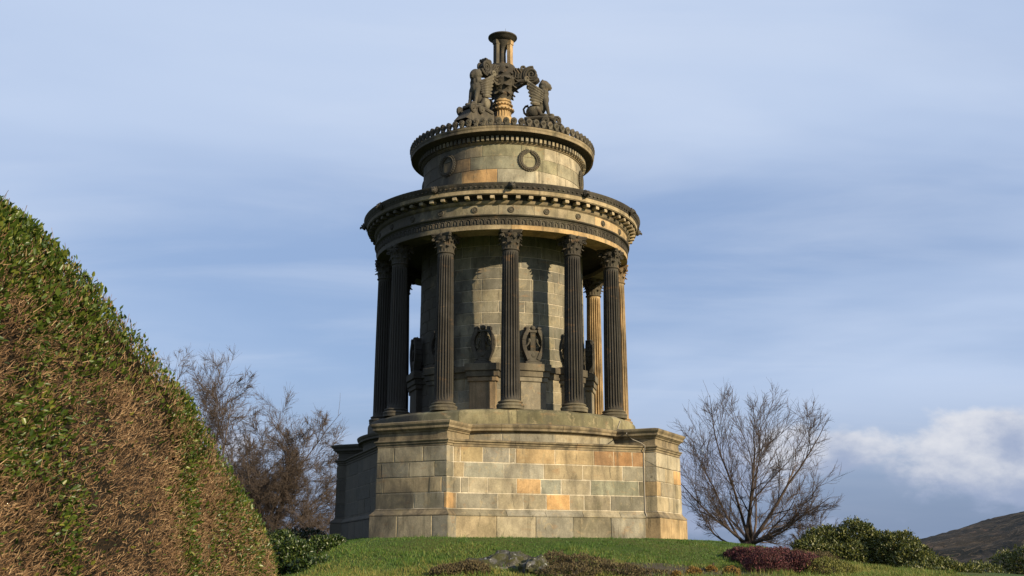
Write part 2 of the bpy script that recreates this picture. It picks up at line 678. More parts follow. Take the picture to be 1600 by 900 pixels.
def build_base():
    wall_joints = {
        0: [-2.92, -2.78, -1.59, -0.85, -0.17, 0.54, 0.97, 1.78, 2.87],
        1: [-2.91, -2.66, -2.44, -1.88, -1.05, -0.33, 0.28, 1.16, 2.68, 2.87],
        2: [-2.93, -2.57, -1.41, -0.24, 0.94, 2.17, 2.87],
        3: [-2.90, -2.68, -2.03, -1.26, -1.07, 0.1, 1.29, 1.91, 2.49, 2.87]}
    wall_cols = {(0, 4): ORANGE, (0, 0): BUFF, (1, 4): (0.46, 0.30, 0.145), (1, 2): PALE, (3, 4): BUFF, (3, 5): (0.44, 0.33, 0.18), (3, 6): RUST, (3, 7): (0.34, 0.19, 0.085), (3, 8): RUST,
                 (2, 1): (0.30, 0.285, 0.215), (1, 5): (0.25, 0.245, 0.185), (1, 7): (0.25, 0.245, 0.17), (3, 2): (0.245, 0.225, 0.175), (3, 1): (0.36, 0.28, 0.15)}
    pier_joints = {3: [-1.1, -0.56, 0.37, 1.1], 2: [-1.1, -0.95, -0.07, 0.73, 1.1], 1: [-1.1, -0.86, 0.57, 0.95, 1.1], 0: [-1.1, 0.1, 1.0, 1.1]}
    for k in range(4):
        az = A_WALL + k * math.pi / 2
        APO, HL = 4.46, 2.87
        # wall core: the mortar bed behind the stones
        core = link('base_wall', mesh('base_wall', *box_core(az, 3.6, APO - 0.008, HL + 0.2, Z(0.2), Z(3.09)), M_mortar if k in (0, 3) else M_trim), mon)
        fn = flat_fn(az, APO)
        near = k in (0, 3)
        if near:
            for c in range(4):
                z0, z1 = Z(COURSES[c]) + GAP, Z(COURSES[c + 1]) - GAP
                if k == 0:
                    J = [max(-HL, u) for u in wall_joints[c]]
                else:
                    J = [-HL]
                    while J[-1] < HL - 0.9:
                        J.append(J[-1] + rnd.uniform(0.6, 1.35))
                    J[-1] = HL
                for i in range(len(J) - 1):
                    if J[i + 1] - J[i] < 0.05:
                        continue
                    cc = wall_cols.get((c, i)) if k == 0 else None
                    pr = rnd.uniform(-0.004, 0.005)
                    stone(core, block_geo(fn, J[i] + GAP, J[i + 1] - GAP, -0.05, pr, z0, z1), cc or pick())
            # plinth
            J = [-2.87, -1.66, -0.52, 0.6, 1.74, 2.87]
            for i in range(5):
                g2 = GAP * 0.6
                stone(core, block_geo(fn, J[i] + g2, J[i + 1] - g2, -0.1, 0.10, Z(0.15), Z(1.205) - 0.008, 0.01), tuple(x * 1.12 for x in pick(k=0.12)))
                # chamfered plinth course
                jj = [(-0.1, Z(1.205)), (0.115, Z(1.205)), (0.115, Z(1.235)), (0.0, Z(1.35)), (0.0, Z(1.385)), (-0.1, Z(1.385))]
                ch = prism(fn, J[i] + g2 + 0.002 + 0.3 * (i > 0), J[i + 1] - g2 + 0.3 * (i < 4), jj)
                stone(core, ch, pick())
        # string moulding along the wall head
        prof = [(-0.2, Z(3.078)), (0.015, Z(3.078)), (0.015, Z(3.14)), (0.045, Z(3.15)), (0.045, Z(3.19)), (0.095, Z(3.215)), (0.10, Z(3.25)), (0.06, Z(3.27)), (-0.2, Z(3.29))]
        J = [-2.87, -1.1, 0.75, 2.87]
        for i in range(3):
            link('string_course', mesh('string_course', *prism(fn, J[i] + .004, J[i + 1] - .004, prof), M_trim, 30), core)

    for k in range(4):
        az = -PHI + k * math.pi / 2
        R, W = 5.55, 2.27
        bat = lambda z: 1.0 - 0.025 * (z - Z(1.4)) / 1.65
        core = link('base_pier', mesh('base_pier', *stepped_pier([(-0.009, Z(0.2)), (-0.009, Z(1.3)), (-0.012, Z(1.4)), (-0.042, Z(3.1))], az, R, W, 4.0), M_mortar), mon)
        fn = flat_fn(az, R, bat)
        vis = k in (0, 1, 3)
        if vis:
            for c in range(4):
                z0, z1 = Z(COURSES[c]) + GAP, Z(COURSES[c + 1]) - GAP
                s = W / 2 / 1.1
                if k == 0:
                    J = [u * s for u in pier_joints[c]]
                else:
                    J = [[-1.1, -0.1, 0.5, 1.1], [-1.1, -0.75, 0.6, 1.1], [-1.1, -0.35, 0.45, 1.1], [-1.1, 0.2, 1.1]][c]
                    J = [u * s for u in J]
                for i in range(len(J) - 1):
                    cc = pick()
                    if k == 0 and (c, i) == (0, 2):
                        cc = ORANGE
                    elif k == 1:
                        cc = rnd.choice([BUFF, PALE, pick(), (0.38, 0.31, 0.19)])
                        if (c, i) == (2, 2):
                            cc = ORANGE
                    stone(core, block_geo(fn, J[i] + (GAP if i else 0), J[i + 1] - (GAP if i < len(J) - 2 else 0), -0.75, rnd.uniform(-0.004, 0.004), z0, z1, 0.009), cc)
            fnp = flat_fn(az, R)
            J = [-1.25, -0.35, 0.75, 1.25] if k != 1 else [-1.25, -0.3, 0.45, 1.25]
            for i in range(3):
                stone(core, block_geo(fnp, J[i] + 0.006, J[i + 1] - 0.006, -0.9, 0.115, Z(0.1), Z(1.205) - 0.008, 0.012), (BUFF if k == 1 else pick()))
            ch = stepped_pier([(0.115, Z(1.205)), (0.118, Z(1.235)), (0.012, Z(1.35)), (0.008, Z(1.387))], az, R, W, 4.6)
            link('plinth_course', mesh('plinth_course', *ch, M_trim), core)
        else:
            link('plinth_course', mesh('plinth_course', *stepped_pier([(0.115, Z(0.1)), (0.115, Z(1.235)), (0.01, Z(1.35)), (0.008, Z(1.387)), (0.0, Z(1.4)), (0.0, Z(3.05))], az, R, W, 4.6), M_trim), core)
        neck = [(-0.03, Z(3.08)), (-0.012, Z(3.085)), (-0.012, Z(3.145)), (0.02, Z(3.155)), (0.02, Z(3.19)), (0.055, Z(3.225)), (0.055, Z(3.25)), (-0.02, Z(3.27)), (-0.02, Z(3.31)), (-0.035, Z(3.315)), (-0.035, Z(3.47))]
        link('necking', mesh('necking', *stepped_pier(neck, az, R, W, 3.9), M_trim), core)
        corn = [(-0.04, Z(3.472)), (-0.005, Z(3.475)), (0.01, Z(3.51)), (0.055, Z(3.54)), (0.06, Z(3.555)), (0.09, Z(3.56)), (0.09, Z(3.625)), (0.10, Z(3.63)), (0.135, Z(3.68)), (0.14, Z(3.70)), (0.145, Z(3.738)), (-0.02, Z(3.775))]
        link('cornice', mesh('cornice', *stepped_pier(corn, az, R, W, 3.85), M_trim), core)


def box_core(az, r0, r1, hl, z0, z1):
    fn = flat_fn(az, 0)
    v = [fn(u, d, z) for z in (z0, z1) for d in (r0, r1) for u in (-hl, hl)]
    return v, [[0, 2, 3, 1], [4, 5, 7, 6], [0, 1, 5, 4], [2, 6, 7, 3], [0, 4, 6, 2], [1, 3, 7, 5]]


def prism(fn, u0, u1, prof):
    v = [fn(u0, d, z) for d, z in prof] + [fn(u1, d, z) for d, z in prof]
    n = len(prof)
    f = [[q, q + n, (q + 1) % n + n, (q + 1) % n] for q in range(n)]
    f += [list(range(n)), list(range(n, 2 * n))[::-1]]
    return v, f


build_base()


def moulding_ring(name, prof, n, mat, parent, parts=1, gap=0.004, colors=None, smooth=28, off=0.0):
    """a moulded course cut into separate lengths of stone"""
    for i in range(parts):
        a0 = off + 2 * math.pi * i / parts
        a1 = off + 2 * math.pi * (i + 1) / parts
        rr = max(r for r, z in prof)
        ga = gap / rr
        v, f = lathe_geo(prof + [prof[0]], max(2, n // parts), a0 + ga, a1 - ga)
        k = len(prof) + 1
        f.append(list(range(k - 1))[::-1])
        f.append([len(v) - k + q for q in range(k - 1)])
        link(name, mesh(name, v, f, mat, smooth), parent, colors[i % len(colors)] if colors else None)


def build_podium():
    pod = link('podium', mesh('podium', *closed_lathe([(3.0, Z(2.6)), (4.39, Z(2.6)), (4.39, Z(3.6)), (3.0, Z(3.6))], 96), M_mortar), mon)
    # low band of ashlar under the round cornice
    n = 18
    for i in range(n):
        a0, a1 = 2 * math.pi * i / n, 2 * math.pi * (i + 1) / n
        link('stone', arc_block(4.40, a0, a1, -0.1, 0.004, Z(3.26), Z(3.50), 0.006), pod, pick())
    # round cornice
    prof = [(4.2, Z(3.502)), (4.41, Z(3.505)), (4.425, Z(3.54)), (4.50, Z(3.565)), (4.545, Z(3.57)), (4.545, Z(3.63)), (4.56, Z(3.64)), (4.585, Z(3.68)), (4.595, Z(3.725)), (4.30, Z(3.79)), (4.2, Z(3.79))]
    moulding_ring('cornice', prof, 96, M_trim, pod, 16, 0.005)
    # plain blocking course with weathered top
    prof = [(3.9, Z(3.79)), (4.275, Z(3.792)), (4.27, Z(4.10)), (4.255, Z(4.145)), (4.20, Z(4.19)), (4.10, Z(4.23)), (4.02, Z(4.245)), (3.9, Z(4.245))]
    cols = [tuple(x * q for x, q in zip(pick(), (0.72, 0.74, 0.62))) for _ in range(16)]
    moulding_ring('blocking_stone', prof, 96, M_ashlar, pod, 16, 0.005, cols, off=0.1)
    link('floor_slab', mesh('floor_slab', *closed_lathe([(2.5, Z(4.0)), (3.95, Z(4.0)), (3.95, Z(4.235)), (2.5, Z(4.235))], 96), M_trim), pod)
    # steps of the floor behind: the sill under the columns
    # lightning conductor cable
    pts = []
    for az, r, h in [(62, 3.9, 4.26), (62.5, 4.13, 4.22), (62.3, 4.285, 4.08), (61, 4.29, 3.85), (60, 4.56, 3.80)]:
        pts.append((r * math.sin(R_(az)), -r * math.cos(R_(az)), Z(h)))
    return pod


def closed_lathe(prof, n):
    return lathe_geo(prof + [prof[0]], n)


POD = build_podium()


def build_cable():
    fnw = flat_fn(A_WALL, 4.46)
    fnp = flat_fn(-PHI + math.pi / 2, 5.55)
    pts = []
    for az, r, h in [(56.5, 4.0, 4.262), (56.2, 4.16, 4.205), (55.8, 4.295, 4.08), (53.5, 4.295, 3.84), (54.0, 4.60, 3.77)]:
        pts.append(Vector((r * math.sin(R_(az)), -r * math.cos(R_(az)), Z(h))))
    pts += [Vector(fnw(2.25, 0.16, Z(3.56))), Vector(fnw(2.45, 0.14, Z(3.42))), Vector(fnw(2.72, 0.13, Z(3.33))), Vector(fnw(2.835, 0.125, Z(3.26))), Vector(fnw(2.84, 0.11, Z(3.14))), Vector(fnw(2.845, 0.02, Z(3.06))),
            Vector(fnw(2.845, 0.02, Z(2.2))), Vector(fnw(2.845, 0.02, Z(1.4))), Vector(fnw(2.845, 0.13, Z(1.24))), Vector(fnw(2.845, 0.125, Z(0.9))), Vector(fnw(2.85, 0.125, Z(0.5)))]
    m, nt, bs = new_mat('lead_cable')
    bs.inputs['Base Color'].default_value = (0.30, 0.27, 0.22, 1)
    bs.inputs['Roughness'].default_value = 0.6
    v, f = tube_geo(pts, 0.014, 6)
    link('conductor_cable', mesh('conductor_cable', v, f, m, 60), mon)


build_cable()


# ---- columns
def shaft_geo(r0, r1, z0, z1, flutes=20):
    v, f = [], []
    per = 6
    n = flutes * per
    levels = [0, 0.012, 0.03, 0.06, 0.2, 0.35, 0.5, 0.65, 0.8, 0.94, 0.97, 0.985, 1.0]
    for t in levels:
        r = r0 + (r1 - r0) * (t ** 1.5)
        fade = min(1, max(0, (t - 0.008) / 0.03), max(0, (0.99 - t) / 0.025))
        if t in (0, 0.012, 0.985, 1.0):
            fade = 0
        for k in range(n):
            q = k % per
            dep = [0, 0, 0.55, 1.0, 1.0, 0.55][q] * 0.050 * fade
            # fillet between two flutes is the q = 0..1 span
            a = 2 * math.pi * (k // per + [0, 0.32, 0.40, 0.56, 0.78, 0.92][q]) / flutes
            rr = r - dep
            v.append((rr * math.cos(a), rr * math.sin(a), z0 + (z1 - z0) * t))
    for j in range(len(levels) - 1):
        for k in range(n):
            k2 = (k + 1) % n
            f.append([j * n + k, j * n + k2, (j + 1) * n + k2, (j + 1) * n + k])
    return v, f


def acanthus(w, h, out, thick=0.012, curl=0.07):
    """a leaf standing at the origin, facing -Y, bending forward at the tip"""
    v, f = [], []
    rows, cols_ = 7, 5
    for j in range(rows):
        t = j / (rows - 1)
        y = -out * t ** 2.2
        z = h * (1 - (1 - t) ** 1.25) if t < 0.85 else h * 0.97
        if t > 0.8:
            z -= curl * ((t - 0.8) / 0.2) ** 1.5
            y -= 0.02 * (t - 0.8) / 0.2
        ww = w * (0.75 + 0.5 * math.sin(t * 2.4)) * (1 - 0.75 * max(0, t - 0.6) / 0.4)
        ww *= 1 + 0.16 * (1 if j % 2 else -1)
        for i in range(cols_):
            s = (i / (cols_ - 1) - 0.5)
            rib = 0.016 if i == 2 else (0.0 if i in (1, 3) else -0.012)
            v.append((s * ww, y - rib + 0.5 * s * s * 0.1, z))
    n = len(v)
    v += [(a, b + thick, c) for a, b, c in v]
    for j in range(rows - 1):
        for i in range(cols_ - 1):
            q = j * cols_ + i
            f.append([q, q + 1, q + 1 + cols_, q + cols_])
            f.append([n + q, n + q + cols_, n + q + 1 + cols_, n + q + 1])
    rim = [i for i in range(cols_)] + [j * cols_ + cols_ - 1 for j in range(1, rows)] + [(rows - 1) * cols_ + i for i in range(cols_ - 2, -1, -1)] + [j * cols_ for j in range(rows - 2, 0, -1)]
    for a, b in zip(rim, rim[1:] + rim[:1]):
        f.append([a, a + n, b + n, b])
    return v, f


def spiral_pts(c, ax, ay, r0, turns, n, a0=0.0, shrink=0.12):
    pts = []
    for i in range(n + 1):
        t = i / n
        r = r0 * (1 - (1 - shrink) * t)
        a = a0 + turns * 2 * math.pi * t
        pts.append(Vector(c) + Vector(ax) * (r * math.cos(a)) + Vector(ay) * (r * math.sin(a)))
    return pts


def capital_mesh(mat):
    b = MB()
    H = 0.60
    r1 = 0.235
    b.add(*lathe_geo([(r1 - .01, 0), (r1 + .03, 0.0), (r1 + .045, 0.02), (r1 + .03, 0.045), (r1 + 0.0, 0.05), (r1 - 0.005, 0.2), (r1 + .02, 0.36), (r1 + .09, 0.47), (r1 + 0.10, 0.50), (0.0, 0.50)], 24))
    for k in range(8):
        M = Matrix.Rotation(k * math.pi / 4, 4, 'Z') @ Matrix.Translation((0, -r1 + .002, 0.045))
        b.add(*acanthus(0.17, 0.21, 0.10), M)
        M = Matrix.Rotation((k + .5) * math.pi / 4, 4, 'Z') @ Matrix.Translation((0, -r1 - .004, 0.05))
        b.add(*acanthus(0.17, 0.36, 0.12), M)
    for k in range(4):
        R4 = Matrix.Rotation(k * math.pi / 2, 4, 'Z')
        # corner volutes
        for s in (-1, 1):
            M = R4 @ Matrix.Rotation(math.pi / 4, 4, 'Z')
            pts = [(s * 0.03, -r1 - 0.02, 0.27), (s * 0.03, -r1 - 0.05, 0.37), (s * 0.028, -r1 - 0.10, 0.455)]
            pts += spiral_pts((s * 0.026, -r1 - 0.155, 0.43), (0, 1, 0), (0, 0, 1), 0.062, 1.6, 14, 2.2 - math.pi / 2, 0.15) if False else \
                [(s * 0.026, -r1 - 0.155 + 0.062 * (1 - .8 * t) * math.cos(1.9 + 9.0 * t) * -1, 0.43 + 0.062 * (1 - .8 * t) * math.sin(1.9 - 0.6 + 9.0 * t)) for t in [i / 13 for i in range(14)]]
            b.add(*tube_geo(pts, [0.022] * 3 + [0.022 - 0.008 * i / 13 for i in range(14)], 5), M)
        # inner helices and fleuron
        for s in (-1, 1):
            pts = [(s * 0.10, -r1 - 0.0, 0.26), (s * 0.09, -r1 - 0.05, 0.38)]
            pts += [(s * (0.045 + 0.035 * (1 - .75 * t) * math.cos(9 * t)), -r1 - 0.075, 0.425 + 0.035 * (1 - .75 * t) * math.sin(9 * t)) for t in [i / 9 for i in range(10)]]
            b.add(*tube_geo(pts, 0.014, 4), R4)
        fl = MB()
        for q in range(6):
            a = q * math.pi / 3
            fl.add(*ellipsoid_geo((0.032 * math.cos(a), 0, 0.032 * math.sin(a)), (0.026, 0.02, 0.026), None, 6, 4))
        fl.add(*ellipsoid_geo((0, -0.015, 0), (0.022, 0.022, 0.022), None, 6, 4))
        b.add(fl.v, fl.f, R4 @ Matrix.Translation((0, -0.335, 0.55)))
    # abacus with hollowed sides
    out = []
    for k in range(4):
        a = math.pi / 4 + k * math.pi / 2 - math.pi / 2
        for i in range(8):
            t = i / 8
            c0 = Vector((math.cos(a - 0.055), math.sin(a - .055), 0)) if i == 0 else None
            if i == 0:
                out.append((0.465 * math.cos(a - 0.06), 0.465 * math.sin(a - 0.06)))
                out.append((0.465 * math.cos(a + 0.06), 0.465 * math.sin(a + 0.06)))
            else:
                aa = a + 0.06 + (math.pi / 2 - 0.12) * t
                p0 = Vector((0.465 * math.cos(a + .06), 0.465 * math.sin(a + .06)))
                p1 = Vector((0.465 * math.cos(a + math.pi / 2 - .06), 0.465 * math.sin(a + math.pi / 2 - .06)))
                p = p0.lerp(p1, t) * (1 - 0.13 * math.sin(math.pi * t))
                out.append((p.x, p.y))
    n = len(out)
    v = []
    for s, z in ((0.90, 0.50), (0.93, 0.52), (0.95, 0.545), (0.99, 0.555), (1.0, 0.56), (1.0, 0.60)):
        v += [(x * s, y * s, z) for x, y in out]
    f = [[j * n + i, j * n + (i + 1) % n, (j + 1) * n + (i + 1) % n, (j + 1) * n + i] for j in range(5) for i in range(n)]
    f += [list(range(n))[::-1], [5 * n + i for i in range(n)]]
    b.add(v, f)
    return b.build('capital', mat, 40)


def build_columns():
    z0, z1 = Z(4.245), Z(9.58)
    zb, zc = z0 + 0.26, z1 - 0.60
    sh = mesh('column', *shaft_geo(0.285, 0.238, zb, zc), M_column, 35)
    base_prof = [(0.0, z0), (0.40, z0), (0.40, z0 + 0.07), (0.392, z0 + 0.075), (0.405, z0 + 0.085), (0.412, z0 + 0.115), (0.395, z0 + 0.145), (0.35, z0 + 0.152), (0.335, z0 + 0.165), (0.335, z0 + 0.18),
                 (0.35, z0 + 0.19), (0.362, z0 + 0.205), (0.352, z0 + 0.228), (0.31, z0 + 0.235), (0.305, z0 + 0.255), (0.285, z0 + 0.262), (0, z0 + 0.262)]
    bs = mesh('column_base', *lathe_geo(base_prof, 32), M_column, 35)
    cp = capital_mesh(M_column)
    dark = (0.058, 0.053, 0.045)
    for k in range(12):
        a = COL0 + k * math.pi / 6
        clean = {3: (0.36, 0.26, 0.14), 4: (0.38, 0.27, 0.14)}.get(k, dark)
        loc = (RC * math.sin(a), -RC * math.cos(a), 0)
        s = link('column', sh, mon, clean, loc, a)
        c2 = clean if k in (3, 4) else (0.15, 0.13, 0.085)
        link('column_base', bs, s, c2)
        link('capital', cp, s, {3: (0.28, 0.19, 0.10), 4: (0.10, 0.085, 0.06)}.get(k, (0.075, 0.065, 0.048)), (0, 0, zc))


build_columns()


# ---- inner round cell with lyres
def lyre_mesh():
    b = MB()
    # faces -Y, stands on z=0, back at y=0
    b.add(*box_geo(-0.26, 0.26, -0.24, 0.0, 0.0, 0.07, 0.012))
    b.add(*box_geo(-0.20, 0.20, -0.22, 0.0, 0.07, 0.12, 0.012))
    # sound box
    out = [(-0.15, 0.12), (-0.17, 0.2), (-0.20, 0.32), (-0.17, 0.40), (0.17, 0.40), (0.20, 0.32), (0.17, 0.2), (0.15, 0.12)]
    n = len(out)
    v = [(x, -0.20, z) for x, z in out] + [(x, 0.0, z) for x, z in out]
    b.add(v, [list(range(n))] + [[i, i + n, (i + 1) % n + n, (i + 1) % n] for i in range(n)])
    for s in (-1, 1):
        pts = [(s * 0.15, 0.14), (s * 0.20, 0.26), (s * 0.27, 0.42), (s * 0.31, 0.58), (s * 0.31, 0.72), (s * 0.27, 0.86), (s * 0.21, 0.97), (s * 0.18, 1.06), (s * 0.20, 1.13)]
        for i in range(len(pts) - 1):
            (xa, za), (xb, zb) = pts[i], pts[i + 1]
            w = 0.055
            nx, nz = (zb - za), -(xb - xa)
            L = math.hypot(nx, nz)
            nx, nz = nx / L * w, nz / L * w
            vv = []
            for y in (-0.23, 0.0):
                vv += [(xa - nx, y, za - nz), (xa + nx, y, za + nz), (xb + nx, y, zb + nz), (xb - nx, y, zb - nz)]
            b.add(vv, [[0, 1, 2, 3], [7, 6, 5, 4], [0, 4, 5, 1], [1, 5, 6, 2], [2, 6, 7, 3], [3, 7, 4, 0]])
        sc = [(s * (0.19 + 0.075 * (1 - .75 * t) * math.cos(-0.5 + 9 * t)), -0.13, 1.07 + 0.075 * (1 - .75 * t) * math.sin(-0.5 + 9 * t)) for t in [i / 11 for i in range(12)]]
        b.add(*tube_geo(sc, 0.035, 5))
        b.add(*ellipsoid_geo((s * 0.12, -0.15, 0.72), (0.05, 0.06, 0.07), None, 7, 5))
        b.add(*tube_geo([(s * 0.24, -0.15, 0.52), (s * 0.15, -0.17, 0.62), (s * 0.10, -0.15, 0.78)], 0.025, 5))
    # strings as one ribbed panel
    for x in (-0.06, -0.02, 0.02, 0.06):
        b.add(*box_geo(x - 0.014, x + 0.014, -0.16, -0.05, 0.38, 1.0))
    b.add(*box_geo(-0.24, 0.24, -0.19, -0.02, 0.97, 1.05, 0.015))
    b.add(*ellipsoid_geo((0, -0.14, 1.11), (0.09, 0.09, 0.08), None, 9, 6))
    b.add(*ellipsoid_geo((0, -0.20, 0.27), (0.07, 0.03, 0.07), None, 9, 6))
    return b.build('lyre', M_black, 35)


def build_cella():
    cel = link('cella', mesh('cella', *closed_lathe([(2.2, Z(4.2)), (2.788, Z(4.2)), (2.788, Z(5.6)), (2.685, Z(5.62)), (2.64, Z(9.9)), (2.2, Z(9.9))], 96), M_mortar, 30), mon)
    r2 = random.Random(21)
    # upper courses, slightly battered
    nc = 12
    zs = [5.62 + (9.86 - 5.62) * i / nc for i in range(nc + 1)]
    for c in range(nc):
        R0 = 2.70 - 0.045 * (c + .5) / nc
        a = R_(-102) + r2.uniform(0, 0.2)
        while a < R_(100):
            w = r2.uniform(0.22, 0.40)
            cc = r2.choice([(0.29, 0.255, 0.175), (0.32, 0.28, 0.19), (0.26, 0.235, 0.17), (0.345, 0.295, 0.19), (0.24, 0.22, 0.165)])
            f = r2.uniform(0.92, 1.08)
            link('stone', arc_block(R0, a, a + w, -0.06, r2.uniform(-.003, .003), Z(zs[c]) + .008, Z(zs[c + 1]) - .010, 0.011, 0.006), cel, tuple(x * f * q for x, q in zip(cc, (0.78, 0.80, 0.84))))
            a += w
    # lower drum of the cell with its cap
    zz = [4.25, 4.63, 4.99, 5.35]
    for c in range(3):
        a = R_(-102) + c * 0.13
        while a < R_(100):
            w = r2.uniform(0.22, 0.36)
            link('stone', arc_block(2.80, a, a + w, -0.06, 0, Z(zz[c]) + .007, Z(zz[c + 1]) - .007, 0.008, 0.008), cel, tuple(x * 1.0 for x in pick(r2)))
            a += w
    moulding_ring('ledge', [(2.6, Z(5.352)), (2.83, Z(5.352)), (2.84, Z(5.52)), (2.90, Z(5.54)), (2.90, Z(5.70)), (2.88, Z(5.72)), (2.6, Z(5.74))], 96, M_cap, cel, 12, 0.004)
    # pedestal below each lyre
    pb = MB()
    pb.add(*box_geo(-0.40, 0.40, -0.17, 0.25, Z(4.22), Z(5.36), 0.01))
    pb.add(*box_geo(-0.47, 0.47, -0.24, 0.3, Z(4.22), Z(4.40), 0.015))
    pb.add(*box_geo(-0.455, 0.455, -0.215, 0.3, Z(5.22), Z(5.358), 0.015))
    pm = pb.build('pedestal', M_ashlar)
    cm = MB().add(*box_geo(-0.50, 0.50, -0.25, 0.3, Z(5.36), Z(5.53), 0.012)).add(*box_geo(-0.54, 0.54, -0.30, 0.3, Z(5.535), Z(5.755), 0.014)).build('pedestal_cap', M_cap)
    ly = lyre_mesh()
    for k in range(12):
        a = COL0 + math.pi / 12 + k * math.pi / 6
        loc = (2.78 * math.sin(a), -2.78 * math.cos(a), 0)
        p = link('pedestal', pm, mon, {11: (0.30, 0.215, 0.125), 0: (0.20, 0.175, 0.125)}.get(k, tuple(x * 0.7 for x in pick(r2))), loc, a)
        link('pedestal_cap', cm, p)
        link('lyre', ly, mon, None, (2.77 * math.sin(a), -2.77 * math.cos(a), Z(5.755)), a)


build_cella()


# ---- entablature
def lion_mesh():
    b = MB()
    b.add(*ellipsoid_geo((0, -0.02, 0), (0.105, 0.10, 0.115), None, 10, 7))
    for k in range(11):
        a = k * 2 * math.pi / 11
        b.add(*ellipsoid_geo((0.095 * math.cos(a), 0.0, 0.10 * math.sin(a)), (0.042, 0.05, 0.042), None, 6, 4))
    b.add(*ellipsoid_geo((0, -0.125, -0.035), (0.055, 0.06, 0.042), None, 8, 5))
    b.add(*ellipsoid_geo((0, -0.15, -0.085), (0.035, 0.045, 0.02), None, 6, 4))
    for s in (-1, 1):
        b.add(*ellipsoid_geo((s * 0.045, -0.105, 0.045), (0.028, 0.03, 0.02), None, 6, 4))
        b.add(*ellipsoid_geo((s * 0.085, -0.04, 0.10), (0.028, 0.025, 0.03), None, 6, 4))
    b.add(*box_geo(-0.05, 0.05, 0.0, 0.14, -0.07, 0.05, 0.01))
    return b.build('lion_head', M_black, 40)


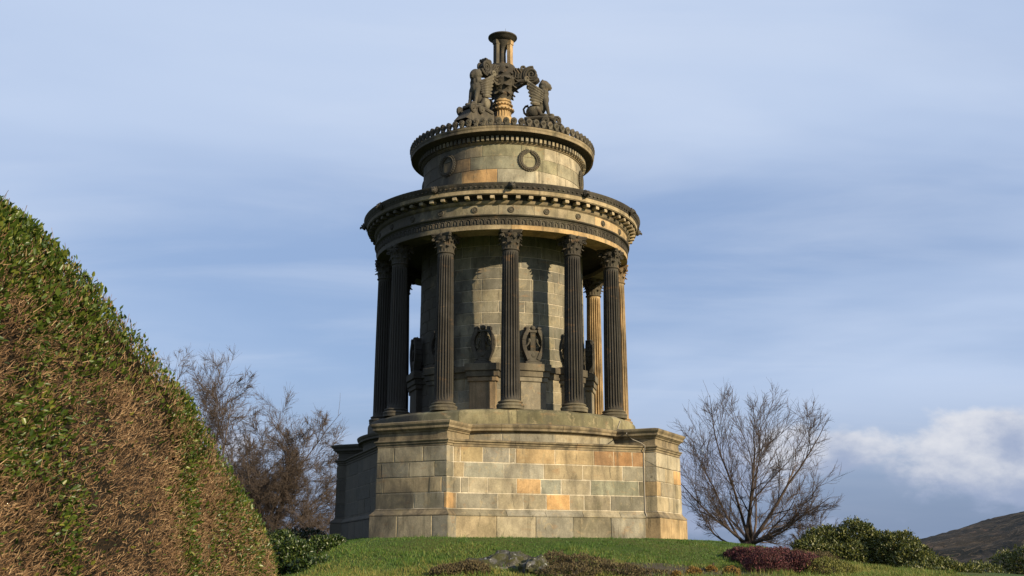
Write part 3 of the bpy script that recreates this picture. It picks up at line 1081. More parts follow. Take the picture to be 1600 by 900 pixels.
def build_entablature():
    ent = link('entablature', mesh('entablature', *closed_lathe([(3.50, Z(9.60)), (4.10, Z(9.60)), (4.10, Z(10.55)), (2.4, Z(10.55)), (2.4, Z(9.88)), (3.50, Z(9.88))], 120), M_soffit, 30), mon)
    cols = []
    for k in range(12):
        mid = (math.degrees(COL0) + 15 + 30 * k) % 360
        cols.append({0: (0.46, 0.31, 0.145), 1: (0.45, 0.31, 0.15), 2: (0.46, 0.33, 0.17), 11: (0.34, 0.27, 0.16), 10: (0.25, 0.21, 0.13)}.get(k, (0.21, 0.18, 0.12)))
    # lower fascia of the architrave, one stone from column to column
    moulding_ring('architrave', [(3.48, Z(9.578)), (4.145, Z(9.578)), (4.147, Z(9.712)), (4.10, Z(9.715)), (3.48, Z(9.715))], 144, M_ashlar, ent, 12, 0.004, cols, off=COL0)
    # carved band
    cb = MB()
    cb.add(*closed_lathe([(4.05, Z(9.717)), (4.14, Z(9.717)), (4.14, Z(9.925)), (4.05, Z(9.925))], 144))
    n = 126
    for k in range(n):
        a = 2 * math.pi * k / n
        M = Matrix.Rotation(a, 4, 'Z') @ Matrix.Translation((0, -4.14, Z(9.72)))
        pts = [(0.086 * math.cos(t), -0.014, 0.10 + 0.078 * math.sin(t)) for t in [math.pi * i / 6 for i in range(7)]]
        pts = [(0.086, -0.014, 0.015)] + pts + [(-0.086, -0.014, 0.015)]
        cb.add(*tube_geo(pts, 0.014, 4), M)
        cb.add(*ellipsoid_geo((0, -0.01, 0.085), (0.026, 0.025, 0.062), None, 6, 4), M)
        cb.add(*ellipsoid_geo((0.1035, -0.008, 0.15), (0.012, 0.018, 0.05), None, 5, 4), M)
    link('carved_band', cb.build('carved_band', M_carved, 40), ent)
    # crowning moulding of the architrave
    moulding_ring('architrave_cap', [(4.05, Z(9.927)), (4.15, Z(9.927)), (4.165, Z(9.945)), (4.15, Z(9.962)), (4.16, Z(9.966)), (4.215, Z(9.995)), (4.225, Z(10.025)), (4.05, Z(10.045))], 144, M_carved, ent, 12, 0.003, off=COL0)
    # frieze
    nf = 24
    for k in range(nf):
        a0 = COL0 + math.pi / 12 * (k - 0.35)
        a1 = a0 + math.pi / 12
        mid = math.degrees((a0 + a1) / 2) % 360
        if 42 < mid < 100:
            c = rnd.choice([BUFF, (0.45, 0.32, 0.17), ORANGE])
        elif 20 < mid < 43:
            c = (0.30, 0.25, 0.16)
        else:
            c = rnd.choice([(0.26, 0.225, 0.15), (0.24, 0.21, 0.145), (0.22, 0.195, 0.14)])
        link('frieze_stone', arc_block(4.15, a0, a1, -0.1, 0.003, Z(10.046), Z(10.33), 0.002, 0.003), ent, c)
    rm = MB()
    rm.add(*lathe_geo([(0.0, 0.03), (0.03, 0.032), (0.045, 0.018), (0.062, 0.02), (0.075, 0.035), (0.09, 0.03), (0.098, 0.0)], 16))
    for k in range(8):
        a = k * math.pi / 4
        rm.add(*ellipsoid_geo((0.035 * math.cos(a), 0.035 * math.sin(a), 0.025), (0.018, 0.018, 0.012), None, 5, 4))
    rme = MB().add(rm.v, [f[::-1] for f in rm.f], Matrix.Rotation(math.pi / 2, 4, 'X')).build('roundel', M_carved, 40)
    for k in range(24):
        a = COL0 + k * math.pi / 12
        link('roundel', rme, ent, None, (4.153 * math.sin(a), -4.153 * math.cos(a), Z(10.185)), a)
    # bed mouldings
    moulding_ring('bed_moulding', [(4.0, Z(10.332)), (4.165, Z(10.332)), (4.18, Z(10.35)), (4.20, Z(10.358)), (4.235, Z(10.40)), (4.245, Z(10.44)), (4.22, Z(10.45)), (4.0, Z(10.45))], 144, M_trim, ent, 24, 0.002, off=COL0)
    # modillions
    corn = link('main_cornice', mesh('main_cornice', *closed_lathe([(4.30, Z(10.57)), (4.46, Z(10.57)), (4.462, Z(10.585)), (4.485, Z(10.588)), (4.492, Z(10.705)), (4.30, Z(10.705))], 180), M_ashlar, 30), mon, (0.36, 0.285, 0.17))
    link('soffit', mesh('soffit', *closed_lathe([(3.9, Z(10.452)), (4.225, Z(10.452)), (4.225, Z(10.556)), (4.455, Z(10.562)), (4.455, Z(10.60)), (3.9, Z(10.70))], 180), M_soffit, 30), corn)
    mm = MB()
    mm.add(*box_geo(-0.064, 0.064, -0.205, 0.02, 0.0, 0.094, 0.006))
    mm.add(*tube_geo([(-0.066, -0.17, 0.045), (0.066, -0.17, 0.045)], 0.04, 8))
    mme = mm.build('modillion', M_ashlar)
    for k in range(72):
        a = COL0 + R_(2.5) + k * R_(5)
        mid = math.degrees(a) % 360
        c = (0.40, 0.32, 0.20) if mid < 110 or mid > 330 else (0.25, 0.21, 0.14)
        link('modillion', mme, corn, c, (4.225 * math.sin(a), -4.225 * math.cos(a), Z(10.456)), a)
    # gutter with carved face
    moulding_ring('gutter', [(4.0, Z(10.706)), (4.505, Z(10.706)), (4.515, Z(10.74)), (4.55, Z(10.80)), (4.59, Z(10.85)), (4.60, Z(10.895)), (4.52, Z(10.90)), (4.35, Z(10.86)), (4.0, Z(10.95))], 144, M_black, corn, 24, 0.002, off=COL0)
    ev = MB()
    for k in range(180):
        a = 2 * math.pi * k / 180
        M = Matrix.Rotation(a, 4, 'Z') @ Matrix.Translation((0, -4.545, Z(10.795))) @ Matrix.Rotation(R_(-28), 4, 'X')
        ev.add(*ellipsoid_geo((0, 0, 0), (0.042, 0.009, 0.042), None, 6, 4), M)
    o = link('gutter_carving', ev.build('gutter_carving', M_black, 40), corn)
    lm = lion_mesh()
    for k in range(12):
        a = COL0 + k * math.pi / 6
        link('lion_head', lm, corn, None, (4.585 * math.sin(a), -4.585 * math.cos(a), Z(10.80)), a).scale = (0.85, 0.85, 0.85)
    # roof slope over the colonnade
    link('roof_slope', mesh('roof_slope', *lathe_geo([(4.5, Z(10.87)), (2.62, Z(11.35))], 96), M_trim), corn)


build_entablature()


# ---- upper drum
def build_drum():
    drum = link('upper_drum', mesh('upper_drum', *closed_lathe([(2.0, Z(10.9)), (2.645, Z(10.9)), (2.645, Z(12.86)), (2.0, Z(12.86))], 96), M_mortar, 30), mon)
    # drum courses: joints by azimuth (degrees), seen from the front
    zs = [11.10, 11.56, 12.005, 12.43, 12.835]
    jo = {0: [-110, -75, -45, -12, 20, 48, 80, 110],
          1: [-110, -80, -58, -29, -3.5, 23.5, 50, 76, 110],
          2: [-110, -88, -62, -45, -22.5, 14, 42, 68, 95, 110],
          3: [-110, -72, -50, -26, -14, 13, 30, 41, 66, 92, 110]}
    cc = {(1, 3): ORANGE, (2, 3): (0.44, 0.29, 0.14), (2, 4): (0.235, 0.225, 0.155), (1, 4): (0.31, 0.285, 0.205), (1, 5): PALE, (2, 5): (0.24, 0.22, 0.135), (3, 4): (0.25, 0.235, 0.15), (3, 5): (0.25, 0.23, 0.14), (3, 6): PALE, (3, 7): PALE, (1, 6): PALE, (2, 6): (0.30, 0.27, 0.18)}
    for c in range(4):
        J = jo[c]
        for i in range(len(J) - 1):
            link('stone', arc_block(2.66, R_(J[i]), R_(J[i + 1]), -0.06, rnd.uniform(-.003, .003), Z(zs[c]) + .006, Z(zs[c + 1]) - .006, 0.007, 0.006), drum, cc.get((c, i)) or pick())
    # wreaths
    wb = MB()
    rr = random.Random(3)
    for k in range(30):
        for q in range(3):
            a = 2 * math.pi * (k + q * .33) / 30
            if abs(math.sin((a - math.pi / 2) / 2)) < 0.09:
                continue
            r = 0.30 + (q - 1) * 0.042
            M = Matrix.Translation((r * math.cos(a), -0.02 - 0.02 * (q == 1), r * math.sin(a))) @ Matrix.Rotation(-(a + math.pi / 2 + (q - 1) * 0.5 * (1 if math.cos(a) > 0 else -1)), 4, 'Y')
            wb.add(*ellipsoid_geo((0, 0, 0), (0.058, 0.034, 0.024), None, 6, 4), M)
    pts = [(0.30 * math.cos(t), -0.012, 0.30 * math.sin(t)) for t in [2 * math.pi * i / 32 for i in range(33)]]
    wb.add(*tube_geo(pts, 0.028, 6))
    for s in (-1, 1):
        wb.add(*ellipsoid_geo((s * 0.05, -0.03, 0.33), (0.05, 0.03, 0.035), None, 7, 5))
    wm = wb.build('wreath', M_carved, 40)
    for k in range(6):
        a = COL0 + math.pi / 12 + k * math.pi / 3
        link('wreath', wm, drum, None, (2.665 * math.sin(a), -2.665 * math.cos(a), Z(12.33)), a)
    # cornice
    corn = link('upper_cornice', mesh('upper_cornice', *closed_lathe([(2.9, Z(13.145)), (3.02, Z(13.14)), (3.06, Z(13.118)), (3.085, Z(13.12)), (3.085, Z(13.20)), (3.11, Z(13.24)), (3.112, Z(13.285)), (2.9, Z(13.32))], 160), M_trim, 30), mon)
    link('soffit', mesh('soffit', *closed_lathe([(2.3, Z(12.897)), (2.745, Z(12.897)), (2.745, Z(13.06)), (2.80, Z(13.07)), (2.86, Z(13.11)), (3.03, Z(13.135)), (3.03, Z(13.2)), (2.3, Z(13.3))], 160), M_soffit, 30), corn)
    moulding_ring('bed_moulding', [(2.3, Z(12.837)), (2.685, Z(12.837)), (2.70, Z(12.86)), (2.73, Z(12.87)), (2.745, Z(12.895)), (2.3, Z(12.895))], 144, M_trim, corn, 12, 0.002)
    dm = mesh('dentil', *box_geo(-0.042, 0.042, -0.085, 0.02, 0, 0.145, 0.004), M_ashlar)
    for k in range(112):
        a = 2 * math.pi * k / 112
        link('dentil', dm, corn, pick(k=.12), (2.745 * math.sin(a), -2.745 * math.cos(a), Z(12.905)), a)
    # antefixes
    out = [(-0.062, 0), (-0.055, 0.06), (-0.088, 0.10), (-0.105, 0.16), (-0.095, 0.215), (-0.06, 0.262), (0, 0.285), (0.06, 0.262), (0.095, 0.215), (0.105, 0.16), (0.088, 0.10), (0.055, 0.06), (0.062, 0)]
    n = len(out)
    ab = MB()
    v = [(x, 0.035, z) for x, z in out] + [(x, -0.03, z) for x, z in out] + [(x * 0.78, -0.055, 0.02 + z * 0.9) for x, z in out]
    f = [list(range(n))[::-1]]
    for j in (0, 1):
        f += [[j * n + i, j * n + (i + 1) % n, (j + 1) * n + (i + 1) % n, (j + 1) * n + i] for i in range(n)]
    f.append([2 * n + i for i in range(n)])
    ab.add(v, [q[::-1] for q in f])
    sc = [(0.055 * (1 - .7 * t) * math.cos(9 * t), -0.062, 0.165 + 0.055 * (1 - .7 * t) * math.sin(9 * t)) for t in [i / 9 for i in range(10)]]
    ab.add(*tube_geo(sc, 0.016, 4))
    am = ab.build('antefix', M_carved, 40)
    for k in range(80):
        a = 2 * math.pi * (k + .5) / 80
        link('antefix', am, corn, None, (3.065 * math.sin(a), -3.065 * math.cos(a), Z(13.288)), a)
    # shallow scaled roof
    rb = MB()
    rb.add(*lathe_geo([(3.02, Z(13.29)), (2.2, Z(13.65)), (1.4, Z(14.0)), (0.8, Z(14.2)), (0.4, Z(14.5)), (0, Z(14.6))], 64))
    for j in range(9):
        r = 2.9 - j * 0.16
        z = Z(13.31) + (2.9 - r) * 0.44
        m = int(r * 18)
        for k in range(m):
            a = 2 * math.pi * (k + 0.5 * (j % 2)) / m
            M = Matrix.Rotation(a, 4, 'Z') @ Matrix.Translation((0, -r, z)) @ Matrix.Rotation(R_(-30), 4, 'X')
            rb.add(*ellipsoid_geo((0, 0, 0), (0.16, 0.13, 0.03), None, 6, 3), M)
    link('roof', rb.build('roof', M_carved, 30), mon)
    return corn


UPC = build_drum()


# ---- tripod finial and winged lions
def remeshed(name, geos, mat, voxel, smooth_iter=3):
    b = MB()
    for v, f in geos:
        b.add(v, f)
    me = b.build(name + '_raw', mat)
    o = bpy.data.objects.new(name + '_tmp', me)
    col.objects.link(o)
    m = o.modifiers.new('r', 'REMESH')
    m.mode = 'VOXEL'
    m.voxel_size = voxel
    s = o.modifiers.new('s', 'SMOOTH')
    s.iterations = smooth_iter
    s.factor = 0.5
    dg = bpy.context.evaluated_depsgraph_get()
    me2 = bpy.data.meshes.new_from_object(o.evaluated_get(dg))
    me2.name = name
    bpy.data.objects.remove(o)
    bpy.data.meshes.remove(me)
    me2.materials.clear()
    me2.materials.append(mat)
    me2.shade_smooth()
    return me2


def capsule(p0, r0, p1, r1, n=9):
    p0, p1 = Vector(p0), Vector(p1)
    steps = 6
    pts, rr = [], []
    d = (p1 - p0)
    L = max(d.length, 1e-4)
    t = d / L
    for k in range(4):
        a = -math.pi / 2 + k * math.pi / 8 * 1.0 + 0.05
        pts.append(p0 + t * (r0 * math.sin(a)))
        rr.append(max(0.004, r0 * math.cos(a)))
    for k in range(steps + 1):
        q = k / steps
        pts.append(p0.lerp(p1, q))
        rr.append(r0 + (r1 - r0) * q)
    for k in range(1, 5):
        a = k * math.pi / 8 - 0.05
        pts.append(p1 + t * (r1 * math.sin(a)))
        rr.append(max(0.004, r1 * math.cos(a)))
    return tube_geo(pts, rr, n)


def build_finial():
    # seated winged lion: faces -Y, sits on z=0
    g = []
    E = lambda c, r, M=None: g.append(ellipsoid_geo(c, r, M, 14, 10))
    RX = lambda d: Matrix.Rotation(R_(d), 3, 'X')
    E((0, 0.20, 0.24), (0.20, 0.27, 0.24))                       # rump
    E((0, 0.02, 0.50), (0.185, 0.20, 0.36), RX(-28))             # trunk, rising forward
    E((0, -0.15, 0.66), (0.20, 0.185, 0.24))                     # deep chest
    E((0, -0.13, 0.90), (0.175, 0.165, 0.22), RX(18))             # neck
    E((0, -0.17, 1.10), (0.20, 0.20, 0.21))                     # mane / head
    E((0, -0.31, 1.09), (0.095, 0.11, 0.12))                      # face
    E((0, -0.385, 1.045), (0.06, 0.06, 0.05))                    # muzzle
    E((0, -0.37, 0.985), (0.045, 0.045, 0.035))
    E((0, -0.33, 1.155), (0.085, 0.06, 0.03))                    # brow
    for k in range(9):
        a = k * 2 * math.pi / 9
        E((0.165 * math.cos(a), -0.13, 1.08 + 0.185 * math.sin(a)), (0.055, 0.085, 0.055))
    for s in (-1, 1):
        g.append(capsule((s * 0.12, -0.20, 0.60), 0.095, (s * 0.115, -0.27, 0.33), 0.07))
        g.append(capsule((s * 0.115, -0.27, 0.33), 0.066, (s * 0.115, -0.33, 0.07), 0.055))
        E((s * 0.115, -0.41, 0.05), (0.075, 0.12, 0.055))
        E((s * 0.17, 0.16, 0.22), (0.10, 0.21, 0.20))
        g.append(capsule((s * 0.19, 0.04, 0.26), 0.10, (s * 0.18, -0.07, 0.09), 0.06))
        E((s * 0.18, -0.15, 0.05), (0.07, 0.14, 0.05))
        E((s * 0.10, -0.13, 1.27), (0.04, 0.03, 0.05))
    for k in range(7):
        a = -2.6 + k * 0.7
        E((0.15 * math.sin(a), -0.16 - 0.12 * max(0, math.cos(a)), 0.86 + 0.03 * (k % 2)), (0.05, 0.05, 0.10))
    body = remeshed('winged_lion', g, M_statue, 0.017, 1)
    # wing: a rank of long feathers sweeping back and up under overlapping coverts, tip curled
    wb = MB()
    for k in range(7):
        pts, rr = [], []
        L = 1.0 - 0.075 * k
        for i in range(8):
            q = i / 7
            y = -0.16 + 0.58 * L * q + 0.02 * k
            z = 0.86 - 0.075 * k + (0.36 - 0.055 * k) * q ** 1.5
            pts.append((0.05 * math.sin(q * 2.6), y, z))
            rr.append(0.050 * (0.55 + 0.75 * math.sin(math.pi * min(1, q * 0.75 + 0.15))))
        wb.add(*tube_geo(pts, rr, 6))
    for r_ in range(3):
        for k in range(6):
            M = Matrix.Translation((0.035, -0.12 + 0.11 * r_ + 0.012 * k, 0.84 + 0.05 * r_ - 0.07 * k)) @ Matrix.Rotation(R_(28), 4, 'X')
            wb.add(*ellipsoid_geo((0, 0, 0), (0.035, 0.085, 0.04), None, 7, 5), M)
    wb.add(*tube_geo([(0.03, 0.40 + 0.085 * (1 - .7 * q) * math.cos(-1.2 + 8 * q), 1.27 + 0.085 * (1 - .7 * q) * math.sin(-1.2 + 8 * q)) for q in [i / 11 for i in range(12)]], 0.038, 6))
    wing = wb.build('wing', M_statue, 50)
    tail = MB().add(*tube_geo([(0, 0.42, 0.12), (0, 0.52, 0.22), (0, 0.55, 0.36), (0, 0.48, 0.45), (0, 0.38, 0.46)], [0.04, 0.038, 0.035, 0.035, 0.05], 7)).build('tail', M_statue, 50)
    pb = MB()
    pb.add(*box_geo(-0.24, 0.24, -0.55, 0.50, -0.10, 0.0, 0.02))
    for s in (-1, 1):
        pts = [(s * 0.26, -0.62 + 0.14 * (1 - .75 * q) * math.cos(9.5 * q + .6), -0.22 + 0.14 * (1 - .75 * q) * math.sin(9.5 * q + .6)) for q in [i / 14 for i in range(15)]]
        pb.add(*tube_geo([(s * 0.26, 0.4, -0.08), (s * 0.26, 0.0, -0.06), (s * 0.26, -0.35, -0.07)] + pts, 0.055, 6))
        pts = [(s * 0.31, -0.25 + 0.11 * (1 - .75 * q) * math.cos(9.5 * q), -0.19 + 0.11 * (1 - .75 * q) * math.sin(9.5 * q)) for q in [i / 14 for i in range(15)]]
        pb.add(*tube_geo(pts, 0.045, 6))
    v = []
    for y, z in ((-0.95, -0.62), (-0.70, -0.36), (-0.5, -0.14), (0.5, -0.1), (0.5, -0.62)):
        v += [(-0.25, y, z), (0.25, y, z)]
    pb.add(v, [[0, 1, 3, 2], [2, 3, 5, 4], [4, 5, 7, 6], [6, 7, 9, 8], [0, 2, 4, 6, 8], [1, 9, 7, 5, 3]])
    plm = pb.build('scroll_plinth', M_carved, 45)
    AZ = [R_(-38.6), R_(81.4), R_(201.4)]
    labels = ['seated winged stone lion facing out over the front of the roof', 'seated winged stone lion in profile beside the tripod', 'seated winged stone lion on the far side of the roof']
    for a, lb in zip(AZ, labels):
        r = 1.28
        o = link('winged_lion', body, mon, None, (r * math.sin(a), -r * math.cos(a), Z(14.70)), a)
        o.scale = (1.08, 1.0, 1.06)
        o['label'] = lb
        for s in (-1, 1):
            w = link('wing', wing, o, None, (s * 0.19, 0, 0))
            w.scale = (s, 1, 1)
            w.rotation_euler = (0, 0, s * R_(-12))
        link('tail', tail, o)
        link('scroll_plinth', plm, o)

    # foliate capital on a ringed fluted stem
    st = [(0.0, Z(14.5)), (0.42, Z(14.5)), (0.42, Z(14.72)), (0.29, Z(14.75)), (0.275, Z(14.98)), (0.33, Z(15.0)), (0.385, Z(15.03)), (0.385, Z(15.08)), (0.33, Z(15.11)), (0.285, Z(15.13)), (0.285, Z(15.18)), (0.335, Z(15.21)), (0.335, Z(15.25)), (0.285, Z(15.28)), (0.285, Z(15.32)), (0.315, Z(15.34)), (0.315, Z(15.38)), (0.27, Z(15.41)), (0.27, Z(15.45)), (0, Z(15.45))]
    tri = link('tripod_stem', mesh('tripod_stem', *lathe_geo(st, 32), M_column, 40), mon, (0.45, 0.31, 0.15))
    fb = MB()
    for k in range(20):
        a = 2 * math.pi * k / 20
        fb.add(*tube_geo([(0.285 * math.cos(a), 0.285 * math.sin(a), Z(14.74)), (0.28 * math.cos(a), 0.28 * math.sin(a), Z(14.99))], 0.024, 5))
        for hz in (15.23, 15.055):
            rr = 0.34 if hz > 15.1 else 0.388
            fb.add(*ellipsoid_geo((rr * math.cos(a), rr * math.sin(a), Z(hz)), (0.03, 0.03, 0.03), None, 6, 4))
    link('fluting', fb.build('fluting', M_column, 40), tri, (0.45, 0.31, 0.15))
    cb = MB()
    cb.add(*lathe_geo([(0, Z(15.40)), (0.26, Z(15.42)), (0.36, Z(15.65)), (0.40, Z(15.9)), (0.50, Z(16.1)), (0.46, Z(16.2)), (0, Z(16.3))], 24))
    for (r0, h, w, out, hz, n) in ((0.27, 0.26, 0.26, 0.16, 15.42, 9), (0.33, 0.36, 0.32, 0.22, 15.56, 9), (0.37, 0.42, 0.36, 0.22, 15.76, 8)):
        for k in range(n):
            M = Matrix.Rotation(2 * math.pi * (k + (0.5 if hz > 15.5 and hz < 15.8 else 0)) / n, 4, 'Z') @ Matrix.Translation((0, -r0, Z(hz)))
            cb.add(*acanthus(w, h, out, 0.03, 0.12), M)
    link('foliate_capital', cb.build('foliate_capital', M_carved, 45), tri)
    # three scroll arms
    sb = MB()
    top = [(-0.0, 16.40), (-0.25, 16.52), (-0.55, 16.62), (-0.85, 16.70)]
    # side outline of the bracket plate
    prof = [(-0.05, 16.80), (-0.30, 16.82), (-0.62, 16.74), (-0.92, 16.73), (-1.06, 16.52), (-0.92, 16.28), (-0.62, 16.22), (-0.30, 16.02), (-0.05, 15.95)]
    n = len(prof)
    v = [(-0.11, y, Z(z)) for y, z in prof] + [(0.11, y, Z(z)) for y, z in prof]
    sb.add(v, [list(range(n)), list(range(n, 2 * n))[::-1]] + [[i, (i + 1) % n, (i + 1) % n + n, i + n][::-1] for i in range(n)])
    for s in (-1, 1):
        pts = [(s * 0.10, -0.10, Z(16.30)), (s * 0.11, -0.35, Z(16.22)), (s * 0.12, -0.58, Z(16.30))]
        pts += [(s * 0.12, -0.90 + 0.24 * (1 - .85 * q) * math.cos(-2.0 + 12.5 * q) , Z(16.52) + 0.24 * (1 - .85 * q) * math.sin(-2.0 + 12.5 * q)) for q in [i / 24 for i in range(25)]][::1]
        sb.add(*tube_geo(pts, [0.05] * 3 + [0.055 - 0.02 * i / 24 for i in range(25)], 6))
        pts = [(s * 0.12, -0.40 + 0.13 * (1 - .8 * q) * math.cos(1.0 + 9 * q), Z(16.50) + 0.13 * (1 - .8 * q) * math.sin(1.0 + 9 * q)) for q in [i / 14 for i in range(15)]]
        sb.add(*tube_geo(pts, 0.035, 5))
        for k in range(4):
            sb.add(*tube_geo([(s * 0.125, -0.15 - 0.10 * k, Z(16.78)), (s * 0.13, -0.25 - 0.10 * k, Z(16.62)), (s * 0.125, -0.22 - 0.10 * k, Z(16.40))], 0.03, 5))
    rim = [(0, -0.90 + 0.27 * math.cos(t), Z(16.52) + 0.27 * math.sin(t)) for t in [-2.6 + i * 4.4 / 14 for i in range(15)]][::1]
    for x in (-0.1, 0, 0.1):
        sb.add(*tube_geo([(x, p[1], p[2]) for p in rim], 0.06, 6))
    sb.add(*tube_geo([(0, -0.60 + 0.065 * math.cos(8 * q), Z(16.82) + 0.065 * math.sin(8 * q)) for q in [i / 8 for i in range(9)]], 0.05, 6))
    sm = sb.build('scroll_arm', M_carved, 45)
    for a in AZ:
        link('scroll_arm', sm, tri, None, (0.12 * math.sin(a), -0.12 * math.cos(a), -0.22), a)
    # tripod: hub, three legs, bowl and dish
    hub = MB()
    hub.add(*lathe_geo([(0, Z(16.05)), (0.44, Z(16.08)), (0.40, Z(16.45)), (0.44, Z(16.56)), (0.44, Z(16.66)), (0, Z(16.68))], 24))
    for (r0, h, w, out, hz, n) in ((0.40, 0.30, 0.24, 0.10, 16.08, 8), (0.39, 0.26, 0.22, 0.08, 16.34, 8)):
        for k in range(n):
            M = Matrix.Rotation(2 * math.pi * (k + (0.5 if hz > 16.2 else 0)) / n, 4, 'Z') @ Matrix.Translation((0, -r0, Z(hz)))
            hub.add(*acanthus(w, h, out, 0.03, 0.09), M)
    link('tripod_hub', hub.build('tripod_hub', M_black, 40), tri)
    lg = MB().add(*box_geo(-0.085, 0.085, -0.075, 0.075, Z(16.66), Z(17.56), 0.012)).add(*box_geo(-0.10, 0.10, -0.09, 0.09, Z(16.64), Z(16.75), 0.01)).add(*box_geo(-0.095, 0.095, -0.10, 0.085, Z(17.44), Z(17.60), 0.01))
    lgm = lg.build('tripod_leg', M_column)
    for a, c in zip((R_(-46), R_(58), R_(186)), ((0.14, 0.12, 0.08), (0.50, 0.34, 0.17), (0.10, 0.09, 0.065))):
        link('tripod_leg', lgm, tri, c, (0.30 * math.sin(a), -0.30 * math.cos(a), 0), a)
    stem = lathe_geo([(0, Z(16.66)), (0.17, Z(16.66)), (0.12, Z(16.85)), (0.11, Z(17.2)), (0.14, Z(17.36)), (0.20, Z(17.42)), (0.30, Z(17.55)), (0.33, Z(17.60))], 20)
    link('tripod_bowl', mesh('tripod_bowl', *stem, M_black, 40), tri)
    dish = MB().add(*lathe_geo([(0.0, Z(17.60)), (0.30, Z(17.62)), (0.41, Z(17.70)), (0.47, Z(17.755)), (0.505, Z(17.77)), (0.505, Z(17.81)), (0.45, Z(17.83)), (0.1, Z(17.86)), (0, Z(17.86))], 40))
    for k in range(40):
        a = 2 * math.pi * k / 40
        dish.add(*ellipsoid_geo((0.488 * math.cos(a), 0.488 * math.sin(a), Z(17.79)), (0.024, 0.024, 0.018), None, 5, 4))
    link('tripod_dish', dish.build('tripod_dish', M_black, 40), tri)
    link('lightning_rod', mesh('lightning_rod', *tube_geo([(0.1, 0, Z(17.84)), (0.1, 0, Z(18.16))], [0.008, 0.004], 5), M_black), tri)


build_finial()


# ------------------------------------------------------------------ plants
def leaf_mat(name, c0, c1, c2, rough=0.45, transl=0.25):
    m, nt, bs = new_mat(name)
    g = G(nt)
    at = g.n('ShaderNodeAttribute')
    at.attribute_name = 'rnd'
    cr = g.n('ShaderNodeValToRGB')
    e = cr.color_ramp.elements
    e[0].position, e[0].color = 0.0, (*c0, 1)
    e[1].position, e[1].color = 1.0, (*c2, 1)
    k = e.new(0.55)
    k.color = (*c1, 1)
    g.l(at.outputs['Fac'], cr.inputs[0])
    g.l(cr.outputs[0], bs.inputs['Base Color'])
    bs.inputs['Roughness'].default_value = rough
    bs.inputs['Specular IOR Level'].default_value = 0.4
    if transl:
        tr = g.n('ShaderNodeBsdfTranslucent')
        g.l(cr.outputs[0], tr.inputs['Color'])
        mx = g.n('ShaderNodeMixShader')
        mx.inputs[0].default_value = transl
        g.l(bs.outputs[0], mx.inputs[1])
        g.l(tr.outputs[0], mx.inputs[2])
        g.l(mx.outputs[0], nt.nodes['Material Output'].inputs['Surface'])
    return m


def unit(a):
    return a / np.maximum(np.linalg.norm(a, axis=-1, keepdims=True), 1e-9)


def leaves_np(P, Dr, N, L, W, rng):
    """leaves at P pointing along Dr, facing about N; two quads each"""
    n = len(P)
    Dr = unit(Dr)
    S = unit(np.cross(Dr, N))
    U = np.cross(S, Dr)
    L = np.broadcast_to(L, n)[:, None]
    W = np.broadcast_to(W, n)[:, None]
    fold = rng.uniform(0.05, 0.4, (n, 1)) * W
    bend = rng.uniform(-0.25, 0.1, (n, 1)) * L
    B = P
    T = P + Dr * L + U * bend
    l1 = P + Dr * L * 0.33 - S * W * 0.5 + U * fold
    l2 = P + Dr * L * 0.72 - S * W * 0.38 + U * (fold * .8 + bend * .5)
    r1 = P + Dr * L * 0.33 + S * W * 0.5 + U * fold
    r2 = P + Dr * L * 0.72 + S * W * 0.38 + U * (fold * .8 + bend * .5)
    V = np.stack([B, l1, l2, T, r2, r1], 1).reshape(-1, 3)
    i = np.arange(n)[:, None] * 6
    F = np.concatenate([i + np.array([[0, 3, 2, 1]]), i + np.array([[0, 5, 4, 3]])], 1).reshape(-1, 4)
    return V, F


def twigs_np(P, Dr, L, r, rng):
    n = len(P)
    Dr = unit(Dr)
    A = unit(np.cross(Dr, unit(rng.normal(size=(n, 3)))))
    B = np.cross(Dr, A)
    L = np.broadcast_to(L, n)[:, None]
    r = np.broadcast_to(r, n)[:, None]
    V = []
    for t, k in ((0, 1.0), (1, 0.55)):
        for a in (0, 2.094, 4.189):
            V.append(P + Dr * L * t + (A * math.cos(a) + B * math.sin(a)) * r * k)
    V = np.stack(V, 1).reshape(-1, 3)
    i = np.arange(n)[:, None] * 6
    F = np.concatenate([i + np.array([[q, (q + 1) % 3, (q + 1) % 3 + 3, q + 3]]) for q in range(3)], 1).reshape(-1, 4)
    return V, F


def vnoise(P, scale, seed):
    """cheap smooth 3-D value noise, 0..1"""
    q = P * scale + seed * 17.3
    i = np.floor(q).astype(int)
    f = q - i
    f = f * f * (3 - 2 * f)
    out = 0
    for dx in (0, 1):
        for dy in (0, 1):
            for dz in (0, 1):
                h = np.sin((i[:, 0] + dx) * 127.1 + (i[:, 1] + dy) * 311.7 + (i[:, 2] + dz) * 74.7 + seed) * 43758.5453
                h = h - np.floor(h)
                w = (f[:, 0] if dx else 1 - f[:, 0]) * (f[:, 1] if dy else 1 - f[:, 1]) * (f[:, 2] if dz else 1 - f[:, 2])
                out = out + h * w
    return out


